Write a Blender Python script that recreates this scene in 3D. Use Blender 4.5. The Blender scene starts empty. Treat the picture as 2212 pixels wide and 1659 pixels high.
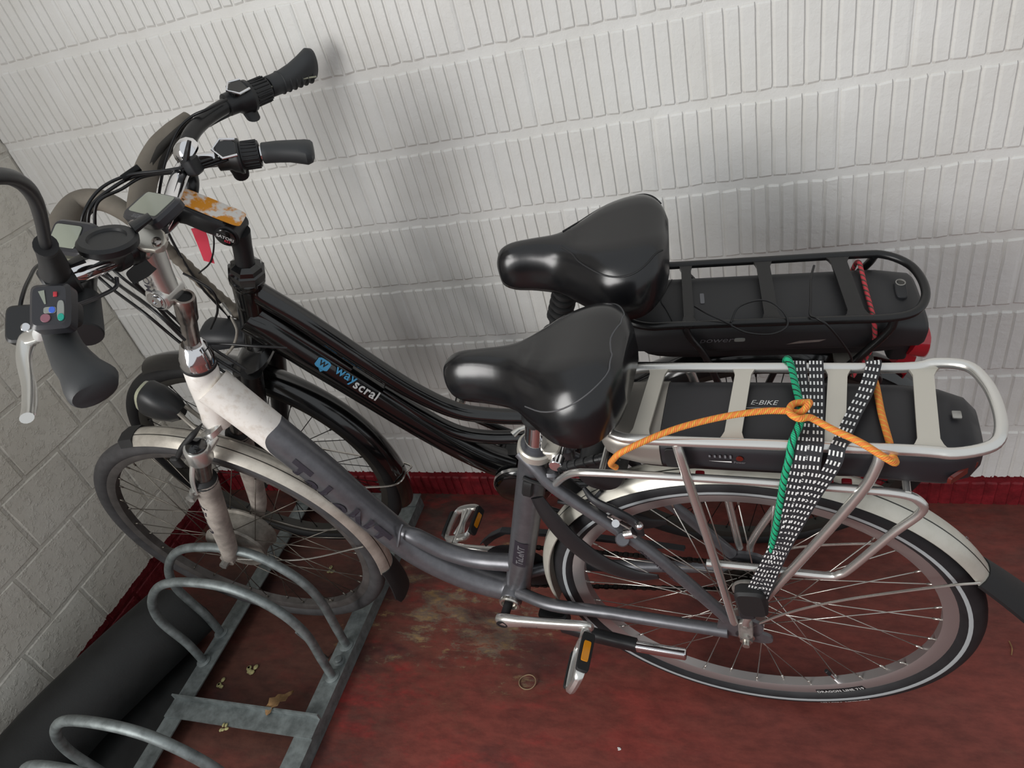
import bpy, bmesh, math, random
from mathutils import Vector as V, Matrix
random.seed(7)
S = bpy.context.scene
COL = S.collection
PI = math.pi

# ------------------------------------------------------------ camera, world, lights, exposure
cd = bpy.data.cameras.new('camera'); cam = bpy.data.objects.new('camera', cd); COL.objects.link(cam)
cd.sensor_width = 36.0; cd.lens = 24.667; cd.clip_start = 0.02
cam.matrix_world = Matrix(((0.94518084, 0.03342481, 0.32483222, 1.70415916),
                           (0.23456515, 0.62256461, -0.74658723, -1.34780280),
                           (-0.22718358, 0.78185426, 0.58059585, 1.46573395),
                           (0, 0, 0, 1)))
S.camera = cam
S.view_settings.view_transform = 'Standard'; S.view_settings.look = 'None'
S.view_settings.gamma = 1.0; S.view_settings.use_curve_mapping = False
S.view_settings.exposure = 0.0
W = bpy.data.worlds.new('world'); S.world = W; W.use_nodes = True
W.node_tree.nodes['Background'].inputs[0].default_value = (0.93, 0.97, 1.0, 1)
W.node_tree.nodes['Background'].inputs[1].default_value = 0.66
def area(name, loc, target, sx, sy, power, color):
    l = bpy.data.lights.new(name, 'AREA'); l.shape = 'RECTANGLE'; l.size = sx; l.size_y = sy
    l.energy = power; l.color = color
    o = bpy.data.objects.new(name, l); COL.objects.link(o)
    o.location = loc; o.rotation_euler = (V(target) - V(loc)).to_track_quat('-Z', 'Z').to_euler()
    return o
area('doorway_daylight', (-0.3, -2.45, 1.55), (1.45, -0.2, 0.8), 1.3, 1.8, 78, (1.0, 0.985, 0.96))

# ------------------------------------------------------------ materials
def lin(h):
    out = []
    for i in (0, 2, 4):
        c = int(h[i:i+2], 16) / 255
        out.append(c / 12.92 if c <= 0.04045 else ((c + 0.055) / 1.055) ** 2.4)
    return (*out, 1.0)
class NT:
    def __init__(s, name):
        s.m = bpy.data.materials.new(name); s.m.use_nodes = True; s.t = s.m.node_tree
        s.b = s.t.nodes['Principled BSDF']
    def n(s, typ, **kw):
        nd = s.t.nodes.new(typ)
        for k, v in kw.items(): setattr(nd, k, v)
        return nd
    def l(s, a, b): s.t.links.new(a, b)
    def noise(s, scale, detail=4, rough=0.55, vec=None):
        n = s.n('ShaderNodeTexNoise'); n.inputs['Scale'].default_value = scale
        n.inputs['Detail'].default_value = detail; n.inputs['Roughness'].default_value = rough
        if vec is not None: s.l(vec, n.inputs['Vector'])
        return n
    def ramp(s, fac, stops):
        r = s.n('ShaderNodeValToRGB'); e = r.color_ramp.elements
        while len(e) < len(stops): e.new(0.5)
        for i, (p, c) in enumerate(stops):
            e[i].position = p; e[i].color = c if len(c) == 4 else (*c, 1)
        s.l(fac, r.inputs[0]); return r
    def mix(s, fac, a, b):
        m = s.n('ShaderNodeMix', data_type='RGBA')
        if isinstance(fac, float): m.inputs[0].default_value = fac
        else: s.l(fac, m.inputs[0])
        for v, i in ((a, 6), (b, 7)):
            if isinstance(v, tuple): m.inputs[i].default_value = v
            else: s.l(v, m.inputs[i])
        return m.outputs[2]
    def math(s, op, a, b=None, c=None, clamp=False):
        m = s.n('ShaderNodeMath', operation=op); m.use_clamp = clamp
        for i, v in enumerate((a, b, c)):
            if v is None: continue
            if isinstance(v, (int, float)): m.inputs[i].default_value = v
            else: s.l(v, m.inputs[i])
        return m.outputs[0]
    def bump(s, height, strength=0.4, dist=0.002, prev=None):
        b = s.n('ShaderNodeBump'); b.inputs['Strength'].default_value = strength
        b.inputs['Distance'].default_value = dist
        s.l(height, b.inputs['Height'])
        if prev is not None: s.l(prev, b.inputs['Normal'])
        return b.outputs[0]
    def pos(s):
        return s.n('ShaderNodeNewGeometry').outputs['Position']
    def obj(s):
        return s.n('ShaderNodeTexCoord').outputs['Object']
    def uv(s):
        return s.n('ShaderNodeTexCoord').outputs['UV']
    def xyz(s, vec):
        x = s.n('ShaderNodeSeparateXYZ'); s.l(vec, x.inputs[0]); return x.outputs
    def set(s, **kw):
        for k, v in kw.items():
            i = s.b.inputs[k.replace('_', ' ')]
            if isinstance(v, (int, float, tuple)): i.default_value = v
            else: s.l(v, i)
        return s.m
def simple(name, hexc, rough=0.5, metal=0.0, spec=0.5, bump=0.0, bscale=300, var=0.0, vscale=30, dist=0.0006, coat=0.0):
    t = NT(name); c = lin(hexc)
    if var > 0:
        nz = t.noise(vscale, 5, 0.6, t.obj())
        d = tuple(min(1, x * (1 + var)) for x in c[:3]) + (1,)
        e = tuple(x * (1 - var) for x in c[:3]) + (1,)
        col = t.ramp(nz.outputs[0], [(0.35, e), (0.65, d)]).outputs[0]
        t.set(Base_Color=col)
        rr = t.math('MULTIPLY_ADD', nz.outputs[0], 0.25, rough - 0.12, clamp=True); t.set(Roughness=rr)
    else: t.set(Base_Color=c, Roughness=rough)
    t.set(Metallic=metal, Specular_IOR_Level=spec)
    if coat: t.set(Coat_Weight=coat, Coat_Roughness=0.08)
    if bump > 0:
        t.set(Normal=t.bump(t.noise(bscale, 3, 0.6, t.obj()).outputs[0], bump, dist))
    return t.m
M = {}
M['black_plastic'] = simple('black_plastic', '1b1c1e', 0.42, bump=0.25, bscale=900, dist=0.0003)
M['dark_plastic'] = simple('dark_plastic', '26272a', 0.5)
M['black_gloss'] = simple('black_gloss', '0b0b0c', 0.16, coat=0.6, var=0.25, vscale=14)
M['black_paint'] = simple('black_paint', '151516', 0.3, var=0.2, vscale=25)
M['black_matt'] = simple('black_matt', '18181a', 0.6)
M['grip_rubber'] = simple('grip_rubber', '303234', 0.55, bump=0.3, bscale=1200, dist=0.0003)
M['saddle'] = simple('saddle_vinyl', '151517', 0.22, spec=0.6, bump=0.08, bscale=700, dist=0.0004)
M['cable'] = simple('cable_black', '101012', 0.38)
M['alu'] = simple('brushed_aluminium', 'dddcd8', 0.27, 0.85, bump=0.1, bscale=400, dist=0.0003)
M['alu_flat'] = simple('flat_aluminium', 'cfcbc1', 0.42, 0.65)
M['alu_dull'] = simple('dull_aluminium', 'a6a49f', 0.5, 0.7, var=0.2, vscale=60)
M['chrome'] = simple('chrome', 'e8e8ea', 0.07, 1.0)
M['chrome_dull'] = simple('worn_chrome', 'a8a19c', 0.22, 0.95, var=0.25, vscale=50)
M['steel'] = simple('spoke_steel', 'c8c4bd', 0.25, 0.9)
M['spoke_dark'] = simple('dark_spoke', '6f6a62', 0.35, 0.8)
M['spoke_black'] = simple('black_spoke', '1d1b1a', 0.4, 0.5)
M['rim_silver'] = simple('rim_silver', 'b8b3b2', 0.36, 0.8, bump=0.1, bscale=120, dist=0.0003)
M['rim_grey'] = simple('rim_grey', '5a5654', 0.5, 0.4, var=0.2, vscale=40)
M['rim_dark'] = simple('rim_dark', '35332f', 0.5, 0.3)
M['galv'] = simple('galvanised_steel', '7d8484', 0.5, 0.55, var=0.28, vscale=38, bump=0.25, bscale=150)
M['hub_dirty'] = simple('dusty_aluminium', '8e8981', 0.55, 0.45, var=0.25, vscale=45)
M['reflector'] = simple('orange_reflector', 'd98a10', 0.2, coat=0.5)
M['reflector_brown'] = simple('amber_reflector', '8a5a14', 0.25, coat=0.5)
M['red_lens'] = simple('red_lens', 'b01a2a', 0.18, coat=0.6)
M['red_lens_dark'] = simple('dark_red_lens', '5a1a12', 0.2, coat=0.6)
M['pink'] = simple('pink_ribbon', 'e8455c', 0.7)
M['thread'] = simple('seam_thread', '505052', 0.6)
M['white_print'] = simple('white_print', 'd8d8d6', 0.5)
M['grey_print'] = simple('grey_print', '6c6c70', 0.5)
M['dark_print'] = simple('dark_print', '2a2730', 0.5)
M['blue_print'] = simple('blue_print', '4fa4d4', 0.5)
M['stripe_grey'] = simple('reflective_stripe', 'a3a8aa', 0.45)
M['lcd'] = simple('lcd_screen', '8b9083', 0.15, coat=0.4)
M['lcd_frame'] = simple('display_housing', '2f2f33', 0.3)
M['lens_clear'] = simple('clear_lens', '9fa08a', 0.12, coat=0.6)
M['yellow'] = simple('yellow_button', 'c89a3a', 0.5)
M['sleeve'] = simple('lock_sleeve', '6d665c', 0.72, var=0.12, vscale=20, bump=0.3, bscale=500, dist=0.0005)
M['sleeve_dark'] = simple('lock_sleeve_lining', '2c2925', 0.8)
M['chain'] = simple('greasy_chain', '1f1c19', 0.4, 0.7)
M['leaf'] = simple('dry_leaf', '8a6a45', 0.8, var=0.3, vscale=60)
M['crumb'] = simple('pale_crumb', '9a9468', 0.85, var=0.3, vscale=120)
M['ring_band'] = simple('tan_rubber', '8a7358', 0.6)
M['battery_silver'] = simple('battery_silver', '9b968f', 0.38, 0.55)
M['battery_black'] = simple('battery_black', '232226', 0.46, bump=0.15, bscale=1500, dist=0.0002)
M['battery_top'] = simple('battery_top', '343335', 0.55)
M['red_plug'] = simple('red_contact', '9c1f2a', 0.5)
M['mirror'] = simple('mirror_glass', 'f0f0f0', 0.02, 1.0)
M['blue_btn'] = simple('blue_button', '3c63c8', 0.35)
M['green_btn'] = simple('green_button', '1d9a86', 0.35)
M['grey_btn'] = simple('grey_button', '8a8d88', 0.4)
M['pink_btn'] = simple('mauve_button', '8a5a66', 0.4)
M['bag_white'] = simple('dirty_white', '9d958d', 0.6, var=0.3, vscale=26)
M['black_rubber'] = simple('black_rubber', '1a1a1b', 0.62, bump=0.2, bscale=800)
M['mat_black'] = simple('rubber_mat', '171818', 0.62, var=0.3, vscale=16, bump=0.35, bscale=260, dist=0.001)
M['battery2'] = simple('black_battery_shell', '28282a', 0.52, bump=0.12, bscale=1400, dist=0.0002)

def m_frame():   # dark grey metallic paint with a white head section, border a slanted curve across the tube
    t = NT('silver_bike_frame'); x = t.xyz(t.obj())
    # coordinate along the down tube
    a = t.math('ADD', t.math('MULTIPLY', x[0], 0.424), t.math('MULTIPLY', x[2], -0.906))
    yy = t.math('ADD', t.math('MULTIPLY', x[0], 0.906), t.math('MULTIPLY', x[2], 0.424))
    d = t.math('ADD', yy, 0.405)
    bow = t.math('MULTIPLY', t.math('MULTIPLY', d, d), 26.0)
    lim = t.math('SUBTRACT', t.math('ADD', a, 1.035), t.math('SUBTRACT', bow, t.math('MULTIPLY', d, 0.35)))
    mask = t.math('GREATER_THAN', lim, 0.0)
    head = t.math('LESS_THAN', x[0], -0.70); mask = t.math('MAXIMUM', mask, t.math('SUBTRACT', 1.0, head))
    n = t.noise(60, 5, 0.6, t.obj())
    white = t.ramp(n.outputs[0], [(0.25, lin('cfc4b8')), (0.5, lin('e9e4de'))]).outputs[0]
    grey = t.ramp(n.outputs[0], [(0.3, lin('606064')), (0.7, lin('6d6d71'))]).outputs[0]
    t.set(Base_Color=t.mix(mask, white, grey), Roughness=0.34, Metallic=t.math('MULTIPLY', mask, 0.55), Specular_IOR_Level=0.5)
    return t.m
M['frame'] = m_frame()
M['frame_grey'] = simple('frame_grey', '67676b', 0.36, 0.5, var=0.1, vscale=50)

def m_tyre(name, base, tread=1.0, nseg=170):
    t = NT(name); u = t.xyz(t.uv())
    ang = t.math('MULTIPLY', u[0], nseg * 2 * PI)
    vv = t.math('ABSOLUTE', t.math('SUBTRACT', u[1], 0.5))
    ph = t.math('ADD', ang, t.math('MULTIPLY', vv, 60.0))
    w = t.math('SINE', ph)
    cut = t.math('GREATER_THAN', w, 0.62)
    inside = t.math('LESS_THAN', vv, 0.2)
    line = t.math('GREATER_THAN', t.math('SINE', t.math('MULTIPLY', vv, 95.0)), 0.8)
    h = t.math('SUBTRACT', 1.0, t.math('MULTIPLY', t.math('MAXIMUM', cut, line), inside))
    n = t.noise(35, 4, 0.6, t.obj())
    c = lin(base); c2 = tuple(min(1, q * 1.6) for q in c[:3]) + (1,)
    t.set(Base_Color=t.ramp(n.outputs[0], [(0.3, c), (0.7, c2)]).outputs[0], Roughness=0.6,
          Normal=t.bump(h, 0.8 * tread, 0.0016), Specular_IOR_Level=0.35)
    return t.m
M['tyre'] = m_tyre('tyre_black', '1d1d1f')
M['tyre_grey'] = m_tyre('tyre_dusty', '3b3a3b')
M['tyre_slick'] = m_tyre('tyre_smooth', '161617', 0.5)

def m_mudguard(name, a, b, line):
    t = NT(name); u = t.xyz(t.uv())
    v = t.math('ABSOLUTE', t.math('SUBTRACT', u[1], 0.25))
    ln = t.math('LESS_THAN', t.math('ABSOLUTE', t.math('SUBTRACT', v, 0.095)), 0.008)
    n = t.noise(28, 6, 0.65, t.obj())
    base = t.ramp(n.outputs[0], [(0.3, lin(a)), (0.62, lin(b))]).outputs[0]
    h = t.math('SUBTRACT', 1.0, ln)
    t.set(Base_Color=t.mix(ln, base, lin(line)), Roughness=0.3, Metallic=0.35, Normal=t.bump(h, 0.5, 0.001))
    return t.m
M['mudguard_front'] = m_mudguard('mudguard_silver', 'a7a096', 'c9c3b8', '3a3835')
M['mudguard_rear'] = m_mudguard('mudguard_pale', 'c3bfb2', 'd2cfc4', '3a3a36')

def m_wall():
    t = NT('painted_block'); p = t.pos(); x = t.xyz(p)
    n1 = t.noise(6, 3, 0.6, p); n2 = t.noise(140, 4, 0.6, p); n3 = t.noise(26, 4, 0.65, p)
    jag = t.math('MULTIPLY_ADD', t.noise(70, 4, 0.7, p).outputs[0], 0.016, -0.008)
    red = t.math('LESS_THAN', t.math('ADD', x[2], jag), 0.094)
    white = t.ramp(n1.outputs[0], [(0.3, lin('dcdad5')), (0.7, lin('e6e5e2'))]).outputs[0]
    r = t.ramp(n3.outputs[0], [(0.3, lin('571016')), (0.7, lin('8a2029'))]).outputs[0]
    nrm = t.bump(n2.outputs[0], 0.55, 0.0014)
    nrm = t.bump(n3.outputs[0], 0.6, 0.0035, nrm)
    grime = t.math('MULTIPLY', t.math('GREATER_THAN', x[1], 0.0026), 0.22); white = t.mix(t.math('MULTIPLY', grime, t.math('LESS_THAN', x[1], 0.0032)), white, lin('c2b6a2'))
    t.set(Base_Color=t.mix(red, white, r), Roughness=0.55, Normal=nrm, Specular_IOR_Level=0.35)
    return t.m
M['wall'] = m_wall()
def m_wall_left():
    t = NT('painted_left_block'); p = t.pos(); x = t.xyz(p)
    n1 = t.noise(4, 3, 0.6, p); n2 = t.noise(110, 4, 0.6, p); n3 = t.noise(40, 5, 0.7, p)
    jag = t.math('MULTIPLY_ADD', t.noise(60, 4, 0.7, p).outputs[0], 0.018, -0.009)
    red = t.math('LESS_THAN', t.math('ADD', x[2], jag), 0.094)
    white = t.ramp(n1.outputs[0], [(0.3, lin('c6c1b6')), (0.7, lin('d3cfc6'))]).outputs[0]
    lumps = t.ramp(n3.outputs[0], [(0.5, (0, 0, 0)), (0.75, (1, 1, 1))]).outputs[0]
    nrm = t.bump(lumps, 0.6, 0.005); nrm = t.bump(n2.outputs[0], 0.5, 0.0016, nrm)
    r = t.ramp(n3.outputs[0], [(0.3, lin('4a0d13')), (0.7, lin('721a22'))]).outputs[0]
    t.set(Base_Color=t.mix(red, white, r), Roughness=0.5, Normal=nrm, Specular_IOR_Level=0.35)
    return t.m
M['wall_left'] = m_wall_left()
def m_floor():
    t = NT('red_painted_concrete'); p = t.pos(); x = t.xyz(p)
    mp = t.n('ShaderNodeMapping'); mp.inputs['Scale'].default_value = (1.0, 2.3, 1.0); t.l(p, mp.inputs[0]); ps = mp.outputs[0]
    big = t.noise(2.6, 5, 0.6, p); mid = t.noise(7, 7, 0.72, ps); fine = t.noise(55, 6, 0.75, p); blot = t.noise(4.3, 6, 0.72, ps); hue = t.noise(14, 5, 0.7, ps)
    # paint worn thin where wheels roll into the rack: a patch around x=1.0, y=-0.42
    dx = t.math('MULTIPLY', t.math('SUBTRACT', x[0], 1.0), 1.9); dy = t.math('MULTIPLY', t.math('ADD', x[1], 0.40), 3.0)
    r2 = t.math('ADD', t.math('MULTIPLY', dx, dx), t.math('MULTIPLY', dy, dy))
    wear = t.math('SUBTRACT', 1.0, r2, clamp=True)
    w = t.math('ADD', t.math('MULTIPLY', wear, 0.24), t.math('MULTIPLY', mid.outputs[0], 0.85))
    w = t.math('ADD', w, t.math('MULTIPLY', fine.outputs[0], 0.2))
    worn = t.ramp(w, [(0.735, (0, 0, 0)), (0.80, (1, 1, 1))]).outputs[0]
    half = t.ramp(w, [(0.60, (0, 0, 0)), (0.70, (1, 1, 1))]).outputs[0]
    red = t.ramp(big.outputs[0], [(0.3, lin('61322b')), (0.5, lin('723a33')), (0.72, lin('7f3d35'))]).outputs[0]
    bright = t.ramp(blot.outputs[0], [(0.50, (0, 0, 0)), (0.60, (1, 1, 1))]).outputs[0]
    leftzone = t.math('MULTIPLY', t.math('SUBTRACT', 1.75, x[0], clamp=True), bright)
    red = t.mix(t.math('MULTIPLY', leftzone, 0.7), red, lin('97302f'))
    # grey-brown dirt: by the wall, inside the rack and along its outer rail
    nearwall = t.math('MULTIPLY', t.math('ADD', x[1], 0.62, clamp=True), 1.5, clamp=True)
    rail = t.math('SUBTRACT', 1.0, t.math('MULTIPLY', t.math('ABSOLUTE', t.math('SUBTRACT', x[0], 0.80)), 5.5), clamp=True)
    dirt = t.ramp(mid.outputs[0], [(0.40, (0, 0, 0)), (0.66, (1, 1, 1))]).outputs[0]
    dfac = t.math('MULTIPLY', dirt, t.math('ADD', t.math('MULTIPLY', nearwall, 0.7), t.math('MULTIPLY', rail, 0.75)), clamp=True)
    red = t.mix(dfac, red, lin('4a3d38'))
    red = t.mix(t.math('MULTIPLY', half, 0.45), red, lin('6d4438'))
    bare = t.ramp(hue.outputs[0], [(0.36, lin('6a3d34')), (0.46, lin('85604c')), (0.53, lin('6f5f54')), (0.66, lin('94764f'))]).outputs[0]
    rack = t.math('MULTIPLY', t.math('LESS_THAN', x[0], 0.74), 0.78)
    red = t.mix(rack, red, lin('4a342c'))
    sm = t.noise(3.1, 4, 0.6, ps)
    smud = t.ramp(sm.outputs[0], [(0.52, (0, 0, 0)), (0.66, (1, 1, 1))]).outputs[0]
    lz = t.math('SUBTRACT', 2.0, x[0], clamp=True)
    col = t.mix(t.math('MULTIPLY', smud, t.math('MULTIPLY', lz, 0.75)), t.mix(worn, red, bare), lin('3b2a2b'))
    mot = t.ramp(t.noise(19, 6, 0.7, ps).outputs[0], [(0.36, (0.72, 0.72, 0.72)), (0.62, (1.12, 1.1, 1.08))]).outputs[0]
    mm_ = t.n('ShaderNodeMix', data_type='RGBA', blend_type='MULTIPLY'); mm_.inputs[0].default_value = 1.0; t.l(col, mm_.inputs[6]); t.l(mot, mm_.inputs[7]); col = mm_.outputs[2]
    t.set(Base_Color=col, Roughness=t.math('MULTIPLY_ADD', worn, 0.2, 0.5), Specular_IOR_Level=0.35,
          Normal=t.bump(t.math('SUBTRACT', fine.outputs[0], t.math('MULTIPLY', worn, 0.8)), 0.35, 0.0016))
    return t.m
M['floor'] = m_floor()
def m_cord(name, a, b, freq, thr=0.3, strands=2):
    t = NT(name); u = t.xyz(t.uv())
    ph = t.math('ADD', t.math('MULTIPLY', u[0], freq), t.math('MULTIPLY', u[1], 2 * PI * strands))
    s = t.math('GREATER_THAN', t.math('SINE', ph), thr)
    braid = t.math('SINE', t.math('ADD', t.math('MULTIPLY', u[0], 2600.0), t.math('MULTIPLY', u[1], 6 * PI)))
    t.set(Base_Color=t.mix(s, lin(a), lin(b)), Roughness=0.7, Normal=t.bump(braid, 0.5, 0.0006))
    return t.m
M['cord_orange'] = m_cord('orange_cord', 'e8853a', 'dcae44', 700, 0.72, 3)
M['cord_green'] = m_cord('green_cord', '10a878', '0c2a22', 520, 0.72, 3)
M['cord_red'] = m_cord('red_cord', 'c8404a', '54463c', 520, 0.4)
def m_strap():
    t = NT('chequered_strap'); u = t.xyz(t.uv())
    a = t.math('SINE', t.math('MULTIPLY', u[0], 2 * PI / 0.0125)); b = t.math('SINE', t.math('MULTIPLY', u[1], 2 * PI * 4))
    s = t.math('MULTIPLY', t.math('GREATER_THAN', a, 0.05), t.math('GREATER_THAN', b, 0.15))
    t.set(Base_Color=t.mix(s, lin('26262a'), lin('e6e6e4')), Roughness=0.75)
    return t.m
M['strap'] = m_strap()
def m_sticker():
    t = NT('torn_orange_sticker'); n = t.noise(90, 5, 0.7, t.obj()); n2 = t.noise(45, 3, 0.6, t.obj())
    c = t.ramp(n2.outputs[0], [(0.45, lin('d88d1c')), (0.58, lin('e0dcd6'))]).outputs[0]
    s = t.ramp(n.outputs[0], [(0.3, (0, 0, 0)), (0.36, (1, 1, 1))]).outputs[0]
    t.set(Base_Color=t.mix(s, lin('2a2a2a'), c), Roughness=0.6)
    return t.m
M['sticker'] = m_sticker()

# ------------------------------------------------------------ mesh helpers
def cat_spline(pts, k=6, closed=False):
    P = [V(p) for p in pts]; n = len(P)
    if n < 3 and not closed:
        return [P[0].lerp(P[-1], i / k) for i in range(k + 1)] if n == 2 else P
    out = []
    for i in range(n if closed else n - 1):
        p0 = P[(i - 1) % n] if closed or i > 0 else P[0] * 2 - P[1]
        p1 = P[i]; p2 = P[(i + 1) % n]
        p3 = P[(i + 2) % n] if closed or i + 2 < n else P[-1] * 2 - P[-2]
        for j in range(k):
            t = j / k
            out.append(0.5 * (2 * p1 + (p2 - p0) * t + (2 * p0 - 5 * p1 + 4 * p2 - p3) * t * t + (3 * p1 - p0 - 3 * p2 + p3) * t ** 3))
    if not closed: out.append(P[-1].copy())
    return out
class MB:
    def __init__(s): s.v = []; s.f = []; s.uv = []; s.mi = []; s.cur = 0
    def quad_strip(s, rings, closed_ring=True, closed_path=False, us=None, cap=True):
        n = len(rings[0]); base = len(s.v)
        for r in rings: s.v += [tuple(p) for p in r]
        R = len(rings); us = us or [i / max(1, R - 1) for i in range(R)]
        m = n if closed_ring else n - 1
        for i in range(R if closed_path else R - 1):
            i2 = (i + 1) % R; u0 = us[i]; u1 = us[i2] if i2 else us[i] + (us[1] - us[0])
            for j in range(m):
                j2 = (j + 1) % n
                s.f.append((base + i * n + j, base + i * n + j2, base + i2 * n + j2, base + i2 * n + j))
                w0 = j / m; w1 = (j + 1) / m
                s.uv.append(((u0, w0), (u0, w1), (u1, w1), (u1, w0))); s.mi.append(s.cur)
        if cap and closed_ring and not closed_path:
            s.poly(list(range(base, base + n))[::-1], True); s.poly(list(range(base + (R - 1) * n, base + R * n)), True)
    def poly(s, idx, isidx=False):
        if not isidx:
            b = len(s.v); s.v += [tuple(p) for p in idx]; idx = list(range(b, b + len(idx)))
        s.f.append(tuple(idx)); s.uv.append(tuple((0, 0) for _ in idx)); s.mi.append(s.cur)
    def tube(s, pts, r, seg=10, k=6, closed=False, smooth=True, flat=None, cap=True):
        """swept tube; r number or one radius per control point; flat=(ratio, dir): squash across dir"""
        C = [V(p) for p in pts]
        P = cat_spline(C, k, closed) if smooth and len(C) > 2 else C
        n = len(P)
        if isinstance(r, (int, float)): R = [r] * n
        else:
            R = []
            for i in range(n):
                q = i / (n - 1) * (len(r) - 1); a = min(int(q), len(r) - 2) if len(r) > 1 else 0; R.append(r[a] + (r[a + 1] - r[a]) * (q - a))
        rings = []; us = []; d = 0; nrm = None
        for i in range(n):
            a = P[(i - 1) % n] if closed or i else P[0]; b = P[(i + 1) % n] if closed or i < n - 1 else P[-1]
            T = (b - a).normalized()
            if nrm is None:
                nrm = T.cross(V((0, 0, 1))) if abs(T.z) < 0.9 else T.cross(V((1, 0, 0)))
                nrm.normalize()
            nrm = (nrm - T * nrm.dot(T)).normalized(); bi = T.cross(nrm)
            ring = []
            for j in range(seg):
                an = 2 * PI * j / seg; o = nrm * math.cos(an) + bi * math.sin(an)
                if flat: o = o - V(flat[1]) * (o.dot(V(flat[1])) * (1 - flat[0]))
                ring.append(P[i] + o * R[i])
            rings.append(ring)
            if i: d += (P[i] - P[i - 1]).length
            us.append(d)
        s.quad_strip(rings, True, closed, us, cap); return P
    def ribbon(s, pts, wdirs, w, th=0.0016, k=8):
        P = cat_spline(pts, k); n = len(P); D = cat_spline(wdirs, k); rings = []; us = []; d = 0
        for i in range(n):
            T = (P[min(i + 1, n - 1)] - P[max(i - 1, 0)]).normalized(); a = D[i].normalized(); a = (a - T * a.dot(T)).normalized(); b = T.cross(a)
            row = [P[i] + a * (w * (q / 8 - 0.5)) + b * th / 2 for q in range(9)] + [P[i] + a * (w * (0.5 - q / 8)) - b * th / 2 for q in range(9)]
            rings.append(row)
            if i: d += (P[i] - P[i - 1]).length
            us.append(d)
        base = len(s.f); s.quad_strip(rings, True, False, us)
        for q in range(base, len(s.f) - 2):      # top face gets v in 0..1, bottom mirrored
            j = (q - base) % 18
            v0, v1 = (j / 8, (j + 1) / 8) if j < 8 else ((1, 1) if j == 8 else ((17 - j) / 8, (16 - j) / 8) if j < 17 else (0, 0))
            u0 = s.uv[q][0][0]; u1 = s.uv[q][2][0]; s.uv[q] = ((u0, v0), (u0, v1), (u1, v1), (u1, v0))
    def cyl(s, a, b, r, r2=None, seg=20, bevel=0.0):
        a = V(a); b = V(b); T = (b - a).normalized(); r2 = r if r2 is None else r2
        n1 = T.cross(V((0, 0, 1))) if abs(T.z) < 0.9 else T.cross(V((1, 0, 0))); n1.normalize(); n2 = T.cross(n1)
        sec = [(0, r), (1, r2)] if not bevel else [(0, r - bevel), (bevel / (b - a).length, r), (1 - bevel / (b - a).length, r2), (1, r2 - bevel)]
        s.quad_strip([[a.lerp(b, t) + (n1 * math.cos(2 * PI * j / seg) + n2 * math.sin(2 * PI * j / seg)) * q for j in range(seg)] for t, q in sec])
    def lathe(s, a, axis, prof, seg=28, closed=False):
        """prof: list of (distance along axis, radius)"""
        a = V(a); T = V(axis).normalized(); n1 = T.cross(V((0, 0, 1))) if abs(T.z) < 0.9 else T.cross(V((1, 0, 0))); n1.normalize(); n2 = T.cross(n1)
        s.quad_strip([[a + T * t + (n1 * math.cos(2 * PI * j / seg) + n2 * math.sin(2 * PI * j / seg)) * q for j in range(seg)] for t, q in prof])
    def loft(s, secs, seg=20, e=2.0, cap=True):
        """secs: (centre, half axis a, half axis b[, exponent])"""
        rings = []
        for sc in secs:
            c, a, b = V(sc[0]), V(sc[1]), V(sc[2]); ee = 2.0 / (sc[3] if len(sc) > 3 else e)
            ring = []
            for j in range(seg):
                t = 2 * PI * j / seg; cx, sy = math.cos(t), math.sin(t)
                ring.append(c + a * (abs(cx) ** ee * (1 if cx >= 0 else -1)) + b * (abs(sy) ** ee * (1 if sy >= 0 else -1)))
            rings.append(ring)
        s.quad_strip(rings, True, False, None, cap)
    def rbox(s, c, ax, ay, az, h, bev=0.002, e=8, seg=24):
        """rounded box: unit axes ax ay az, half sizes h"""
        c = V(c); ax = V(ax).normalized(); ay = V(ay).normalized(); az = V(az).normalized()
        secs = []
        for z, i in ((-h[2], bev), (-h[2] + bev, 0), (h[2] - bev, 0), (h[2], bev)):
            secs.append((c + az * z, ax * (h[0] - i), ay * (h[1] - i), e))
        s.loft(secs, seg)
    def box(s, lo, hi):
        x0, y0, z0 = lo; x1, y1, z1 = hi
        b = len(s.v); s.v += [(x0, y0, z0), (x1, y0, z0), (x1, y1, z0), (x0, y1, z0), (x0, y0, z1), (x1, y0, z1), (x1, y1, z1), (x0, y1, z1)]
        for q in ((0, 3, 2, 1), (4, 5, 6, 7), (0, 1, 5, 4), (1, 2, 6, 5), (2, 3, 7, 6), (3, 0, 4, 7)): s.poly([b + i for i in q], True)
    def revolve_y(s, c, prof, n=96, a0=0, a1=2 * PI, closed_prof=True):
        """revolve (y, r) profile about the y axis through c; angle from +x towards +z"""
        c = V(c); full = abs(a1 - a0 - 2 * PI) < 1e-6
        k = n if full else n + 1
        rings = [[c + V((r * math.cos(a0 + (a1 - a0) * i / n), y, r * math.sin(a0 + (a1 - a0) * i / n))) for y, r in prof] for i in range(k)]
        s.quad_strip(rings, closed_prof, full, [i / n for i in range(k)], not full)
    def sphere(s, c, r, seg=14, sq=(1, 1, 1)):
        c = V(c); rings = []
        for i in range(1, seg // 2):
            t = PI * i / (seg // 2)
            rings.append([c + V((r * math.sin(t) * math.cos(2 * PI * j / seg) * sq[0], r * math.sin(t) * math.sin(2 * PI * j / seg) * sq[1], -r * math.cos(t) * sq[2])) for j in range(seg)])
        s.quad_strip(rings)
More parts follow.
